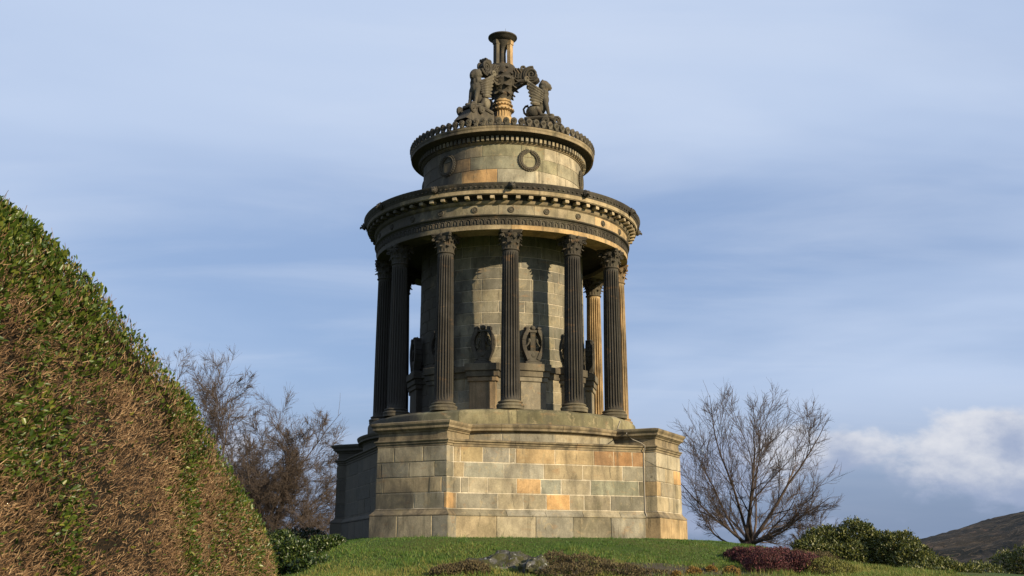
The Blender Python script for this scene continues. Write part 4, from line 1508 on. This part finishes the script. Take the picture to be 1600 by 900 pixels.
def build_hedge():
    rng = np.random.default_rng(5)
    sil = [(-150, 190, 4.05), (-60, 258, 4.45), (0, 314, 4.9), (60, 353, 5.4), (140, 430, 6.1), (215, 518, 6.9), (280, 597, 7.8), (320, 658, 8.4), (360, 737, 9.2), (396, 792, 10.0), (420, 840, 10.6), (430, 885, 11.1), (431, 930, 11.4)]
    T = np.array([spot(*s) for s in sil])
    # resample along the hedge
    t = np.linspace(0, len(T) - 1, 60)
    Ts = np.stack([np.interp(t, np.arange(len(T)), T[:, k]) for k in range(3)], 1)
    k = np.hanning(7); k /= k.sum()
    for q in range(3):
        Ts[:, q] = np.convolve(np.pad(Ts[:, q], 3, 'edge'), k, 'valid')
    rows = 40

    def surf(a, b, off):
        """a along the hedge 0..1, b down the face 0..1 (b<0 runs back over the top)"""
        i = a * (len(Ts) - 1)
        p = np.stack([np.interp(i, np.arange(len(Ts)), Ts[:, q]) for q in range(3)], 1)
        zg = ground_z(p[:, 0], p[:, 1]) - 0.1
        hgt = np.maximum(p[:, 2] - zg, 0.05)
        lean = 0.30 * (1 - a) ** 0.7 + 0.02
        x = p[:, 0] + lean * np.sin(np.clip(b, 0, 1) * 1.6) - np.where(b < 0, -b * 1.6, 0)
        z = p[:, 2] - hgt * np.clip(b, 0, 1) ** 1.05 - np.where(b < 0, (-b) ** 2 * 0.25, 0)
        y = p[:, 1]
        bul = 0.05 * np.sin(y * 2.1 + z * 1.3) * np.sin(z * 2.4 + 0.5) * np.clip(b * 6, 0, 1)
        nx = np.where(b > 0.0, np.clip(0.35 + b * 4, 0.35, 1), 0.1)
        nz = np.where(b > 0.0, np.clip(0.95 - b * 5, 0.05, 0.95), 0.97)
        N = unit(np.stack([nx, -0.12 + 0.6 * a ** 5, nz], 1))
        return np.stack([x, y, z], 1) + N * (off + bul)[:, None], N

    m, nt, bs = new_mat('hedge_depth')
    g = G(nt)
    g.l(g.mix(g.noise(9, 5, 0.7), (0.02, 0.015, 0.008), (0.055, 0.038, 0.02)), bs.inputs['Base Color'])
    g.bump(g.noise(30, 5, 0.8), bs, 1.0, 0.1)
    A, B = np.meshgrid(np.linspace(0, 1, 60), np.concatenate([[-1.3, -0.9, -0.5, -0.25, -0.1], np.linspace(0, 1, rows)]), indexing='ij')
    v, _ = surf(A.ravel(), B.ravel(), np.full(A.size, -0.15))
    nb = A.shape[1]
    i = (np.arange(59)[:, None] * nb + np.arange(nb - 1)[None]).ravel()
    hedge = empty('hedge', (-2.6, 8, 0.5))
    hedge_loc = np.array([-2.6, 8, 0.5])
    f = np.stack([i, i + 1, i + 1 + nb, i + nb], 1)
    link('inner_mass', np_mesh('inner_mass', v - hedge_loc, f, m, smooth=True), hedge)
    # clipped twigs: denser where they show (far part is seen at a smaller scale, so keep an even area density)
    n = 132000
    a = rng.beta(1.25, 1.0, n)
    b = rng.uniform(-0.25, 1.0, n) ** 1.0
    b = np.where(b > 0.75, rng.uniform(0, .75, n), b)
    P, N = surf(a, b, rng.uniform(-0.14, 0.0, n))
    green = vnoise(P, 1.15, 3) * 0.6 + vnoise(P, 3.1, 8) * 0.4
    gap = vnoise(P, 7.0, 21) * 0.55 + vnoise(P, 15.0, 5) * 0.45
    kp = rng.random(n) < np.clip((gap - 0.30) * 4.0, 0.12, 1.0)
    P, N, a, b, green = P[kp], N[kp], a[kp], b[kp], green[kp]
    n = len(P)
    D = unit(N * rng.uniform(0.2, 1.0, (n, 1)) + np.array([0.05, 0.35, 0.75]) * rng.uniform(0.2, 1.3, (n, 1)) + rng.normal(0, 0.42, (n, 3)))
    L = rng.uniform(0.014, 0.045, n) * np.where(rng.random(n) < 0.06, 2.0, 1) * np.where(b < 0.05, 0.6, 1)
    V, F = twigs_np(P - hedge_loc, D, L, rng.uniform(0.0012, 0.0026, n), rng)
    tw = leaf_mat('hedge_twig', (0.055, 0.032, 0.015), (0.225, 0.128, 0.060), (0.54, 0.37, 0.20), 0.7, 0)
    link('twigs', np_mesh('twigs', V, F, tw, np.repeat(np.clip(rng.beta(1.3, 1.7, n) + 0.22 * (vnoise(P, 2.3, 14) - 0.5) + 0.16 * (a - 0.45), 0, 1), 3)), hedge)['kind'] = 'stuff'
    # leaves: thick along the crest, patchy on the face
    n = 360000
    a = rng.beta(1.2, 1.05, n)
    b = rng.uniform(-0.5, 0.8, n)
    P, N = surf(a, b, rng.uniform(-0.12, 0.015, n))
    gr = vnoise(P, 1.0, 3) * 0.55 + vnoise(P, 3.3, 8) * 0.45
    crest = np.clip(1.2 - b / 0.13, 0, 1) * (0.36 + 0.64 * np.clip(1.1 - a / 0.42, 0, 1))
    near = np.clip(1.2 - np.abs(P[:, 1] - 4.9) / 1.2, 0, 1)
    seam = np.exp(-((P[:, 1] - 8.05) / 0.20) ** 2) * np.clip(1.3 - vnoise(P, 6, 1), 0, 1)
    dens = np.clip((gr - 0.54) * 2.2, 0.02, 0.5) * np.clip(1.15 - 0.75 * a, .2, 1.2) + crest * 0.60 + near * 0.40 * (gr > .43) + seam * 0.55
    keep = rng.random(n) < dens * 0.8
    P, N = P[keep], N[keep]
    n = len(P)
    D = unit(N * 0.9 + rng.normal(0, 0.55, (n, 3)) + np.array([0.1, -0.1, 0.45]))
    FN = unit(N * 0.7 + rng.normal(0, 0.5, (n, 3)) + np.array([0, 0, 0.5]))
    L = rng.uniform(0.016, 0.040, n) * np.where(rng.random(n) < 0.08, 1.35, 1)
    V, F = leaves_np(P - hedge_loc, D, FN, L, L * rng.uniform(0.38, 0.55, n), rng)
    lm = leaf_mat('hedge_leaf', (0.022, 0.048, 0.008), (0.085, 0.125, 0.018), (0.28, 0.26, 0.045), 0.36, 0.25)
    link('leaves', np_mesh('leaves', V, F, lm, np.repeat(np.clip(rng.beta(2, 3, n), 0, 1), 2)), hedge)['kind'] = 'stuff'
    # a few long shoots standing up from the crest
    n = 90
    a = rng.uniform(0.1, 0.95, n)
    P, N = surf(a, rng.uniform(-0.1, 0.03, n), np.zeros(n))
    D = unit(N * 0.4 + np.array([0.2, 0, 1.0]) + rng.normal(0, 0.3, (n, 3)))
    V, F = twigs_np(P - hedge_loc, D, rng.uniform(0.03, 0.09, n), 0.0018, rng)
    link('shoots', np_mesh('shoots', V, F, tw, np.repeat(rng.uniform(.2, .7, n), 3)), hedge)['kind'] = 'stuff'
    tag(hedge, 'tall clipped hedge of bare brown twigs and green leaves', 'hedge')


build_hedge()


def tube_soup(branches):
    """list of (pts list, radii list, sides) -> arrays"""
    V, F, A = [], [], []
    k = 0
    for pts, rad, n, shade in branches:
        P = np.array(pts)
        m = len(P)
        T = np.gradient(P, axis=0)
        T = unit(T)
        up = np.array([0.0, 0, 1]) if abs(T[0][2]) < 0.9 else np.array([1.0, 0, 0])
        a = unit(np.cross(T, up))
        b = np.cross(T, a)
        an = np.arange(n) * 2 * np.pi / n
        R = np.array(rad)[:, None, None]
        ring = P[:, None] + (a[:, None] * np.cos(an)[None, :, None] + b[:, None] * np.sin(an)[None, :, None]) * R
        V.append(ring.reshape(-1, 3))
        i = (np.arange(m - 1)[:, None] * n + np.arange(n)[None])
        j = (np.arange(m - 1)[:, None] * n + (np.arange(n)[None] + 1) % n)
        F.append(np.stack([i, j, j + n, i + n], -1).reshape(-1, 4) + k)
        A.append(np.full((m - 1) * n, shade))
        k += m * n
    return np.concatenate(V), np.concatenate(F), np.concatenate(A)


def bare_tree(name, base, crown, n_stems, seed, mat, label, levels=(8, 7, 6, 4), up=0.05, spread=0.9, trunk_r=0.22, twig_r=0.008, lean=1.5, stem_r=0.3, limbs_extra=(), fork_z=0.6, group=None, fine=2, fine_len=0.55, small=1.0):
    """crown = (cx, cy, cz, rx, ry, rz) relative to the foot; stems fan out from the bole to fill it"""
    rg = random.Random(seed)
    root = empty(name, base)
    limbs, twigs, tips = [], [], []
    C = Vector(crown[:3])
    RR = Vector(crown[3:])

    def inside(p):
        q = p - C
        return (q.x / RR.x) ** 2 + (q.y / RR.y) ** 2 + (q.z / RR.z) ** 2

    def reach(o, d):
        a = b = c = 0.0
        for k in range(3):
            a += (d[k] / RR[k]) ** 2
            b += 2 * d[k] * (o[k] - C[k]) / RR[k] ** 2
            c += ((o[k] - C[k]) / RR[k]) ** 2
        c -= 1
        D = b * b - 4 * a * c
        return (-b + math.sqrt(D)) / (2 * a) if D > 0 else 1.0

    def grow(p, d, L, r, lev):
        n = 8 if lev == 0 else (6 if lev == 1 else (4 if lev == 2 else 3))
        pts, rad, dirs = [p], [r], [d]
        r_end = max(r * (0.10 if lev == 0 else 0.22), twig_r * 0.5)
        w = (0.09, 0.10, 0.12, 0.13, 0.13)[min(lev, 4)]
        for i in range(n):
            d = (d + Vector((rg.gauss(0, w), rg.gauss(0, w), rg.gauss(0, w) + up))).normalized()
            p = p + d * (L / n)
            pts.append(p)
            dirs.append(d)
            rad.append(r + (r_end - r) * ((i + 1) / n) ** 0.8)
        sides = 7 if lev == 0 else (5 if lev == 1 else (4 if lev == 2 else 3))
        (limbs if lev < 2 else twigs).append(([tuple(q) for q in pts], rad, sides, rg.random()))
        if lev >= 2:
            for i in range(1, n + 1):
                tips.append((*pts[i], *dirs[i], L))
        if lev >= len(levels):
            return
        nk = levels[lev]
        f0 = 0.22 if lev == 0 else 0.12
        for k in range(nk):
            t = f0 + (1 - f0) * (k + rg.random()) / nk
            x = t * n
            i = min(int(x), n - 1)
            q = pts[i].lerp(pts[i + 1], x - i)
            dd = dirs[i]
            a = Vector((rg.gauss(0, 1), rg.gauss(0, 1), rg.gauss(0, 1)))
            side = (a - dd * a.dot(dd)).normalized()
            ang = rg.uniform(0.45, 1.0) * spread
            nd = (dd * math.cos(ang) + side * math.sin(ang)).normalized()
            if nd.z < -0.35:
                nd.z *= 0.3
                nd.normalize()
            ll = L * rg.uniform(0.36, 0.62) * (1.0 - 0.35 * t)
            ll = min(ll, max(0.25 * ll, reach(q, nd) * rg.uniform(0.85, 1.1))) if inside(q) < 1 else ll * 0.45
            if ll < (0.5, 0.28, 0.14, 0.08)[min(lev, 3)] * small:
                continue
            rr = rad[i] * rg.uniform(0.40, 0.60)
            grow(q, nd, ll, max(rr, twig_r * 0.7), lev + 1)

    bole = [Vector((0, 0, -0.4)), Vector((0.03, 0, fork_z * 0.5)), Vector((0.0, 0.02, fork_z + 0.25))]
    limbs_b = [([tuple(q) for q in bole], [trunk_r * 1.35, trunk_r * 1.05, trunk_r * 0.9], 10, 0.4)]
    ga = rg.uniform(0, 6.28)
    for k in range(n_stems):
        th = lean * ((k + 0.5) / n_stems) ** 0.62
        az = ga + k * 2.399963 + rg.uniform(-0.25, 0.25)
        d = Vector((math.sin(th) * math.cos(az), math.sin(th) * math.sin(az), math.cos(th)))
        o = Vector((rg.gauss(0, trunk_r * .3), rg.gauss(0, trunk_r * .3), fork_z + rg.uniform(-0.1, 0.35)))
        grow(o, d, reach(o, d) * rg.uniform(0.88, 1.08), trunk_r * stem_r * rg.uniform(0.75, 1.2), 0)
    for d, L, r in limbs_extra:
        grow(Vector((0, 0, fork_z)), Vector(d).normalized(), L, r, 0)
    V, F, A = tube_soup(limbs_b + limbs)
    link('trunk', np_mesh('trunk', V, F, mat, A, smooth=True), root)
    V, F, A = tube_soup(twigs)
    # finest twigs
    rng = np.random.default_rng(seed)
    T = np.repeat(np.array(tips), fine, axis=0)
    T = T[rng.random(len(T)) < 0.85]
    k = len(T)
    D = unit(T[:, 3:6] + rng.normal(0, 0.42, (k, 3)) + np.array([0, 0, up * 3]))
    V2, F2 = twigs_np(T[:, :3], D, np.clip(T[:, 6] * rng.uniform(0.35, 0.8, k), 0.10, fine_len), twig_r * 0.6, rng)
    V, F, A = np.concatenate([V, V2]), np.concatenate([F, F2 + len(V)]), np.concatenate([A, np.repeat(rng.random(k), 3)])
    link('crown', np_mesh('crown', V, F, mat, A), root)
    tag(root, label, 'tree', group)
    return root


M_bark_r = leaf_mat('bark_dark', (0.035, 0.024, 0.018), (0.06, 0.042, 0.032), (0.10, 0.07, 0.052), 0.85, 0)
M_bark_l = leaf_mat('bark_reddish', (0.042, 0.029, 0.022), (0.070, 0.050, 0.037), (0.12, 0.09, 0.068), 0.85, 0)


def ground_at(px, Y):
    p = spot(px, 860, Y)
    return (p.x, Y, float(ground_z(p.x, Y)))


def build_trees():
    bare_tree('bare_tree', ground_at(1168, 46), (0.45, 0, 3.7, 4.1, 3.3, 3.9), 14, 4, M_bark_r, 'leafless many-stemmed dark tree beside the lit pier of the monument', levels=(9, 8, 5), up=0.05, spread=0.78, trunk_r=0.30, twig_r=0.008, lean=1.6, stem_r=0.27, fine=1, fork_z=0.9, small=1.0, group='leafless winter trees')
    bare_tree('bare_shrub', ground_at(1272, 44), (0.1, 0, 0.9, 1.3, 1.0, 1.6), 9, 9, M_bark_r, 'low leafless brown shrub between the bare tree and the evergreen bushes', levels=(8, 6), up=0.08, spread=0.85, trunk_r=0.10, twig_r=0.008, fork_z=0.2, small=0.4)
    # behind the hedge
    bare_tree('bare_tree', ground_at(312, 66), (0, 0, 7.2, 5.8, 4.2, 7.0), 17, 14, M_bark_l, 'largest leafless reddish tree rising behind the hedge', levels=(10, 8, 6), up=0.03, spread=0.95, trunk_r=0.46, twig_r=0.0115, lean=1.5, stem_r=0.24, fork_z=2.2, fine=4, fine_len=0.8, small=1.2, group='leafless winter trees')
    bare_tree('bare_tree', ground_at(402, 62), (0.3, 0, 5.4, 4.6, 3.6, 5.9), 16, 23, M_bark_l, 'leafless spreading tree leaning from the hedge towards the monument', levels=(10, 8, 6), up=0.03, spread=0.95, trunk_r=0.38, twig_r=0.0105, lean=1.6, stem_r=0.24, fork_z=1.3, fine=4, fine_len=0.75, small=1.2, limbs_extra=[((0.75, -0.1, 1.0), 6.6, 0.15)], group='leafless winter trees')
    bare_tree('bare_tree', ground_at(470, 60), (0.0, 0, 3.0, 2.5, 2.2, 3.6), 13, 31, M_bark_l, 'small leafless twiggy tree low behind the dark evergreen bush', levels=(9, 8, 5), up=0.03, spread=1.0, trunk_r=0.18, twig_r=0.010, lean=1.6, fork_z=0.4, fine=2, group='leafless winter trees')


build_trees()


def bush(name, blobs, n, L, mats, label, cat='bush', seed=1, group=None, origin=None, upright=0.3, core=(0.012, 0.014, 0.006)):
    """blobs: [(centre, radii)] in place coordinates; leaves through the outer shell of each, over a dark twig core"""
    rng = np.random.default_rng(seed)
    c0 = np.array(origin if origin is not None else (blobs[0][0][0], blobs[0][0][1], blobs[0][0][2] - blobs[0][1][2]))
    root = empty(name, tuple(c0))
    vol = np.array([b[1][0] * b[1][2] + b[1][1] * b[1][2] for b in blobs])
    cnt = (n * vol / vol.sum()).astype(int)
    PP, NN = [], []
    tw = []
    for (c, r), k in zip(blobs, cnt):
        u = unit(rng.normal(size=(k, 3)))
        s = 1 - np.abs(rng.normal(0, 0.13, k))
        lump = 0.66 + 0.40 * vnoise(u * 2.0 + np.array(c), 1.7, seed) + 0.34 * vnoise(u * 2.0 + np.array(c), 4.6, seed + 3)
        s = np.where(rng.random(k) < 0.03, s + 0.10, s)
        P = np.array(c) + u * np.array(r) * (s * lump)[:, None]
        PP.append(P)
        NN.append(unit(u / np.array(r)))
    P, N = np.concatenate(PP), np.concatenate(NN)
    ok = P[:, 2] > ground_z(P[:, 0], P[:, 1]) - 0.05
    P, N = P[ok], N[ok]
    k = len(P)
    D = unit(N * 0.7 + rng.normal(0, 0.6, (k, 3)) + np.array([0, 0, upright]))
    FN = unit(N * 0.8 + rng.normal(0, 0.5, (k, 3)) + np.array([0, 0, 0.5]))
    LL = rng.uniform(0.7, 1.3, k) * L
    V, F = leaves_np(P - c0, D, FN, LL, LL * rng.uniform(0.4, 0.6, k), rng)
    link('foliage', np_mesh('foliage', V, F, mats, np.repeat(np.clip(rng.beta(2, 2.6, k), 0, 1), 2)), root)
    # stems
    k = 60
    br = []
    for q in range(k):
        c, r = blobs[rng.integers(len(blobs))]
        u = unit(rng.normal(size=3)) * np.array(r) * 0.8
        e = np.array(c) + np.array([u[0], u[1], abs(u[2])])
        s0 = np.array([c[0] + rng.normal(0, r[0] * .15), c[1] + rng.normal(0, r[1] * .15), float(ground_z(c[0], c[1])) - 0.05])
        mid = (s0 + e) / 2 + rng.normal(0, 0.06, 3)
        br.append(([s0 - c0, mid - c0, e - c0], [0.02, 0.014, 0.006], 4, rng.random()))
    V, F, A = tube_soup(br)
    link('stems', np_mesh('stems', V, F, M_bark_l, A), root)['kind'] = 'stuff'
    tag(root, label, cat, group)
    return root


M_laurel = leaf_mat('leaf_laurel', (0.012, 0.028, 0.006), (0.04, 0.065, 0.012), (0.15, 0.17, 0.045), 0.35, 0.15)
M_dark = leaf_mat('leaf_dark', (0.006, 0.012, 0.004), (0.015, 0.024, 0.008), (0.04, 0.05, 0.018), 0.5, 0.1)
M_olive = leaf_mat('leaf_olive', (0.030, 0.045, 0.010), (0.095, 0.11, 0.024), (0.26, 0.24, 0.075), 0.4, 0.2)
M_heather = leaf_mat('heather_pink', (0.035, 0.018, 0.014), (0.085, 0.027, 0.026), (0.24, 0.062, 0.08), 0.7, 0.15)
M_brownh = leaf_mat('heather_brown', (0.045, 0.032, 0.016), (0.105, 0.078, 0.034), (0.17, 0.16, 0.06), 0.8, 0.1)
M_gold = leaf_mat('conifer_gold', (0.10, 0.06, 0.012), (0.25, 0.15, 0.03), (0.42, 0.27, 0.07), 0.6, 0.2)
M_lime = leaf_mat('heath_lime', (0.06, 0.07, 0.012), (0.15, 0.15, 0.03), (0.28, 0.26, 0.06), 0.6, 0.2)


def E3(px, py, Y, rx, ry, rz):
    p = spot(px, py, Y)
    return ((p.x, p.y, p.z), (rx, ry, rz))


def G3(px, Y, rx, ry, rz, up=0.25):
    """a clump rooted in the ground"""
    p = spot(px, 870, Y)
    return ((p.x, Y, float(ground_z(p.x, Y)) + rz * up), (rx, ry, rz))


def build_bushes():
    # left of the base
    bush('laurel_bush', [E3(452, 878, 28.5, 0.55, 0.6, 0.50), E3(500, 862, 30, 0.55, 0.6, 0.36), E3(522, 851, 31, 0.32, 0.4, 0.22), E3(440, 862, 30, 0.42, 0.5, 0.48), E3(487, 892, 27.8, 0.5, 0.5, 0.30)], 15000, 0.085, M_laurel, 'glossy green laurel bush on the slope beside the dark side of the base', seed=3)
    bush('evergreen_bush', [E3(445, 852, 34, 0.6, 0.6, 0.42), E3(482, 848, 34, 0.6, 0.6, 0.36), E3(400, 850, 34, 0.6, 0.6, 0.42)], 8000, 0.07, M_dark, 'dark evergreen bush in the shade behind the glossy laurel', seed=4)
    # right
    GR = 'evergreen bushes beside the bare tree'
    bush('holly_bush', [E3(1290, 856, 38, 0.85, 0.9, 0.62), E3(1268, 864, 37, 0.6, 0.7, 0.45)], 12000, 0.085, M_olive, 'green bush next to the leafless shrub, smaller end of the evergreen row', seed=5, group=GR)
    bush('holly_bush', [E3(1340, 856, 37.5, 0.75, 0.9, 0.82), E3(1325, 874, 36.5, 0.75, 0.7, 0.5), E3(1366, 862, 37, 0.7, 0.7, 0.62)], 18000, 0.085, M_olive, 'tallest rounded green bush in the evergreen row', seed=6, group=GR)
    bush('holly_bush', [E3(1405, 870, 36, 0.70, 0.8, 0.70), E3(1432, 885, 35, 0.7, 0.7, 0.55)], 14000, 0.085, M_olive, 'middle green bush stepping down from the tallest one', seed=7, group=GR)
    bush('holly_bush', [E3(1465, 896, 34, 0.65, 0.7, 0.45), E3(1440, 903, 33, 0.6, 0.6, 0.4), E3(1500, 904, 34, 0.6, 0.7, 0.38)], 11000, 0.08, M_olive, 'low green bush at the bottom of the evergreen row below the hill', seed=8, group=GR)
    xs = [(1535, 905, 52, 1.1, 0.7), (1575, 896, 54, 0.8, 0.95), (1600, 890, 53, 0.7, 1.0), (1635, 885, 52, 0.9, 1.1)]
    bush('scrub', [E3(x, y, Y, w, w, h) for x, y, Y, w, h in xs], 9000, 0.12, M_olive, 'olive scrub low under the dark hill, beyond the evergreen row', 'bush', seed=12)
    # heather and small garden plants
    bush('heather', [G3(1178, 28, 0.5, 0.6, 0.30), G3(1215, 27.6, 0.65, 0.6, 0.34), G3(1250, 27, 0.5, 0.6, 0.33), G3(1152, 28.4, 0.3, 0.4, 0.22), G3(1195, 26.6, 0.5, 0.5, 0.36)], 34000, 0.04, M_heather, 'pink flowering heather clump on the rockery edge of the lawn', 'heather', seed=13, group='heather clumps on the rockery', upright=1.2)
    bush('heather', [G3(1278, 28.6, 0.5, 0.4, 0.30), G3(1245, 29.2, 0.45, 0.4, 0.28)], 10000, 0.035, M_brownh, 'brownish faded heather behind the pink flowering clump', 'heather', seed=14, group='heather clumps on the rockery', upright=1.2)
    bush('heath_plant', [G3(1285, 26.5, 0.45, 0.4, 0.30), G3(1310, 27.0, 0.35, 0.3, 0.22)], 6000, 0.035, M_lime, 'low lime-green heath plant beside the pink heather', 'heath', seed=15, upright=1.2)
    for i, (x, Y, r, lb) in enumerate([(1056, 24.6, 0.09, 'tiny golden dwarf conifer nearest the brown heather'), (1084, 25.0, 0.13, 'wide golden dwarf conifer second from the brown heather'), (1110, 26.4, 0.09, 'small golden dwarf conifer set higher on the bare soil'), (1142, 25.2, 0.15, 'golden dwarf conifer next to the pink heather')]):
        bush('dwarf_conifer', [G3(x, Y, r * 1.3, r * 1.3, r, 0.5)], 1500, 0.03, M_gold, lb, 'dwarf conifer', seed=20 + i, group='golden dwarf conifers on the soil', upright=1.0)
    bush('heather', [G3(868, 25.4, 0.4, 0.5, 0.26), G3(915, 25.2, 0.6, 0.6, 0.26), G3(965, 24.8, 0.55, 0.5, 0.2), G3(1010, 24.4, 0.5, 0.4, 0.15), G3(890, 24.4, 0.6, 0.4, 0.2)], 14000, 0.042, M_brownh, 'dead brown heather trailing beside the grey rock', 'heather', seed=17, group='heather clumps on the rockery', upright=1.2)
    bush('heather', [G3(735, 24.8, 0.40, 0.4, 0.18), G3(700, 24.6, 0.35, 0.4, 0.15)], 8000, 0.042, M_brownh, 'small brown heather tuft on the hedge side of the rock', 'heather', seed=18, group='heather clumps on the rockery', upright=1.2)


build_bushes()


def build_rocks():
    m, nt, bs = new_mat('rock')
    g = G(nt)
    c = g.mix(g.ramp(g.noise(2.2, 8, 0.7), 0.38, 0.62), (0.04, 0.038, 0.035), (0.15, 0.145, 0.135))
    c = g.mix(g.mul(g.ramp(g.noise(3.4, 6, 0.7), 0.42, 0.56), 0.9), c, (0.06, 0.062, 0.018))
    c = g.mix(g.mul(g.ramp(g.noise(11, 4, 0.6), 0.62, 0.68), 0.9), c, (0.42, 0.42, 0.38))
    g.l(c, bs.inputs['Base Color'])
    g.bump(g.noise(9, 8, 0.75), bs, 1.0, 0.06)
    specs = [(797, 896, 25.8, 0.90, 0.6, 0.46, 1, 'large grey lichened rock outcrop in the lawn below the base'), (838, 893, 25.0, 0.36, 0.4, 0.30, 5, 'smaller grey rock at the foot of the large outcrop')]
    for px, py, Y, rx, ry, rz, sd, lb in specs:
        p = spot(px, py, Y)
        n = 40
        v, f = ellipsoid_geo((0, 0, 0), (1, 1, 1), None, n, n // 2)
        V = np.array([tuple(q) for q in v])
        U = unit(V)
        w = 0.62 + 0.45 * vnoise(U, 1.6, sd) + 0.28 * vnoise(U, 3.7, sd + 1) + 0.14 * np.abs(vnoise(U, 8.5, sd + 2) - .5) * 2
        w = np.round(w * 7) / 7 * 0.55 + w * 0.45 + 0.16 * (vnoise(U, 13, sd + 4) - .5) - 0.22 * np.exp(-((vnoise(U, 2.6, sd + 7) - .5) / .045) ** 2)
        V = U * w[:, None] * np.array([rx, ry, rz])
        o = link('rock', mesh('rock', V, f, m, 50), None, None, (p.x, p.y, p.z))
        tag(o, lb, 'rock', 'rocks in the lawn')


build_rocks()


def build_soil_and_path():
    m, nt, bs = new_mat('bare_soil')
    g = G(nt)
    c = g.mix(g.noise(6, 7, 0.75), (0.035, 0.028, 0.018), (0.12, 0.10, 0.07))
    g.l(c, bs.inputs['Base Color'])
    g.bump(g.noise(20, 7, 0.8), bs, 1.0, 0.06)

    def patch(name, cx, cy, rx, ry, mat, lift, label, seed):
        v, f = [], []
        nr, na = 8, 40
        for j in range(nr + 1):
            for i in range(na):
                a = 2 * math.pi * i / na
                k = j / nr * (1 + 0.12 * math.sin(3 * a + seed) + 0.08 * math.sin(7 * a + seed * 2))
                x, y = cx + rx * k * math.cos(a), cy + ry * k * math.sin(a)
                v.append((x, y, float(ground_z(x, y)) + lift * (1.0 if j < nr else -3)))
        for j in range(nr):
            for i in range(na):
                i2 = (i + 1) % na
                f.append([j * na + i, j * na + i2, (j + 1) * na + i2, (j + 1) * na + i])
        o = link(name, mesh(name, v, f, mat, 60))
        tag(o, label, name.replace('_', ' '), kind='structure')
    p = spot(1100, 885, 25.6)
    patch('soil_bed', p.x, p.y, 2.1, 1.5, m, 0.012, 'bare brown soil bed under the heather', 1)
    m2, nt, bs = new_mat('gravel_path')
    g = G(nt)
    g.l(g.mix(g.noise(14, 6, 0.8), (0.07, 0.07, 0.065), (0.17, 0.165, 0.15)), bs.inputs['Base Color'])
    g.bump(g.noise(60, 4, 0.8), bs, 0.8, 0.03)


build_soil_and_path()


def build_grass():
    rng = np.random.default_rng(77)
    m = leaf_mat('grass_blade', (0.030, 0.078, 0.008), (0.080, 0.150, 0.018), (0.24, 0.20, 0.05), 0.6, 0.25)
    n = 220000
    x = rng.uniform(-8.5, 11.5, n)
    y = rng.uniform(23.5, 37, n)
    r = np.hypot(x - AX, y - AY)
    e = ((x - 4.4) / 2.1) ** 2 + ((y - 25.6) / 1.5) ** 2
    k = (r > 4.4) & (rng.random(n) < np.clip((e - 0.25) * 1.6, 0.10, 1))
    P = np.stack([x, y, ground_z(x, y) - 0.01], 1)[k]
    n = len(P)
    pat = vnoise(P, 0.7, 2) * .6 + vnoise(P, 2.2, 4) * .4
    D = unit(rng.normal(0, 0.45, (n, 3)) + np.array([0, 0, 1.0]))
    S = unit(np.cross(D, rng.normal(size=(n, 3))))
    rr = np.hypot(P[:, 0] - AX, P[:, 1] - AY)
    h = rng.uniform(0.025, 0.06, n) * np.clip((rr - 5) / 3.5, 0.55, 1.5) * (0.6 + pat * .8) * np.where(vnoise(P, 1.9, 33) * .5 + vnoise(P, 5.5, 9) * .5 > 0.60, 1.9, 1.0)
    foot = np.zeros(n, bool)
    for q in range(4):
        for az, apo, hw in ((A_WALL, 4.57, 2.9), (-PHI, 5.67, 1.3), (-PHI + 0.0, 5.67, 1.3)):
            az = az + q * math.pi / 2
            dn = math.sin(az) * (P[:, 0] - AX) - math.cos(az) * (P[:, 1] - AY) - apo
            dt = math.cos(az) * (P[:, 0] - AX) + math.sin(az) * (P[:, 1] - AY)
            foot |= (dn > 0) & (dn < 0.22) & (np.abs(dt) < hw)
    h = np.where(foot, h * rng.uniform(1.2, 2.8, n), h)
    w = rng.uniform(0.006, 0.013, n)
    V = np.stack([P - S * w[:, None], P + S * w[:, None], P + D * h[:, None]], 1).reshape(-1, 3)
    F = np.arange(n * 3).reshape(-1, 3)
    a = np.clip(0.02 + 0.65 * pat + rng.normal(0, 0.16, n) + 0.34 * np.clip((rr - 7.5) / 3, 0, 1), 0, 1)
    o = link('grass', np_mesh('grass', V, F, m, a))
    tag(o, 'short mossy grass of the lawn mound', 'grass', kind='stuff')


build_grass()
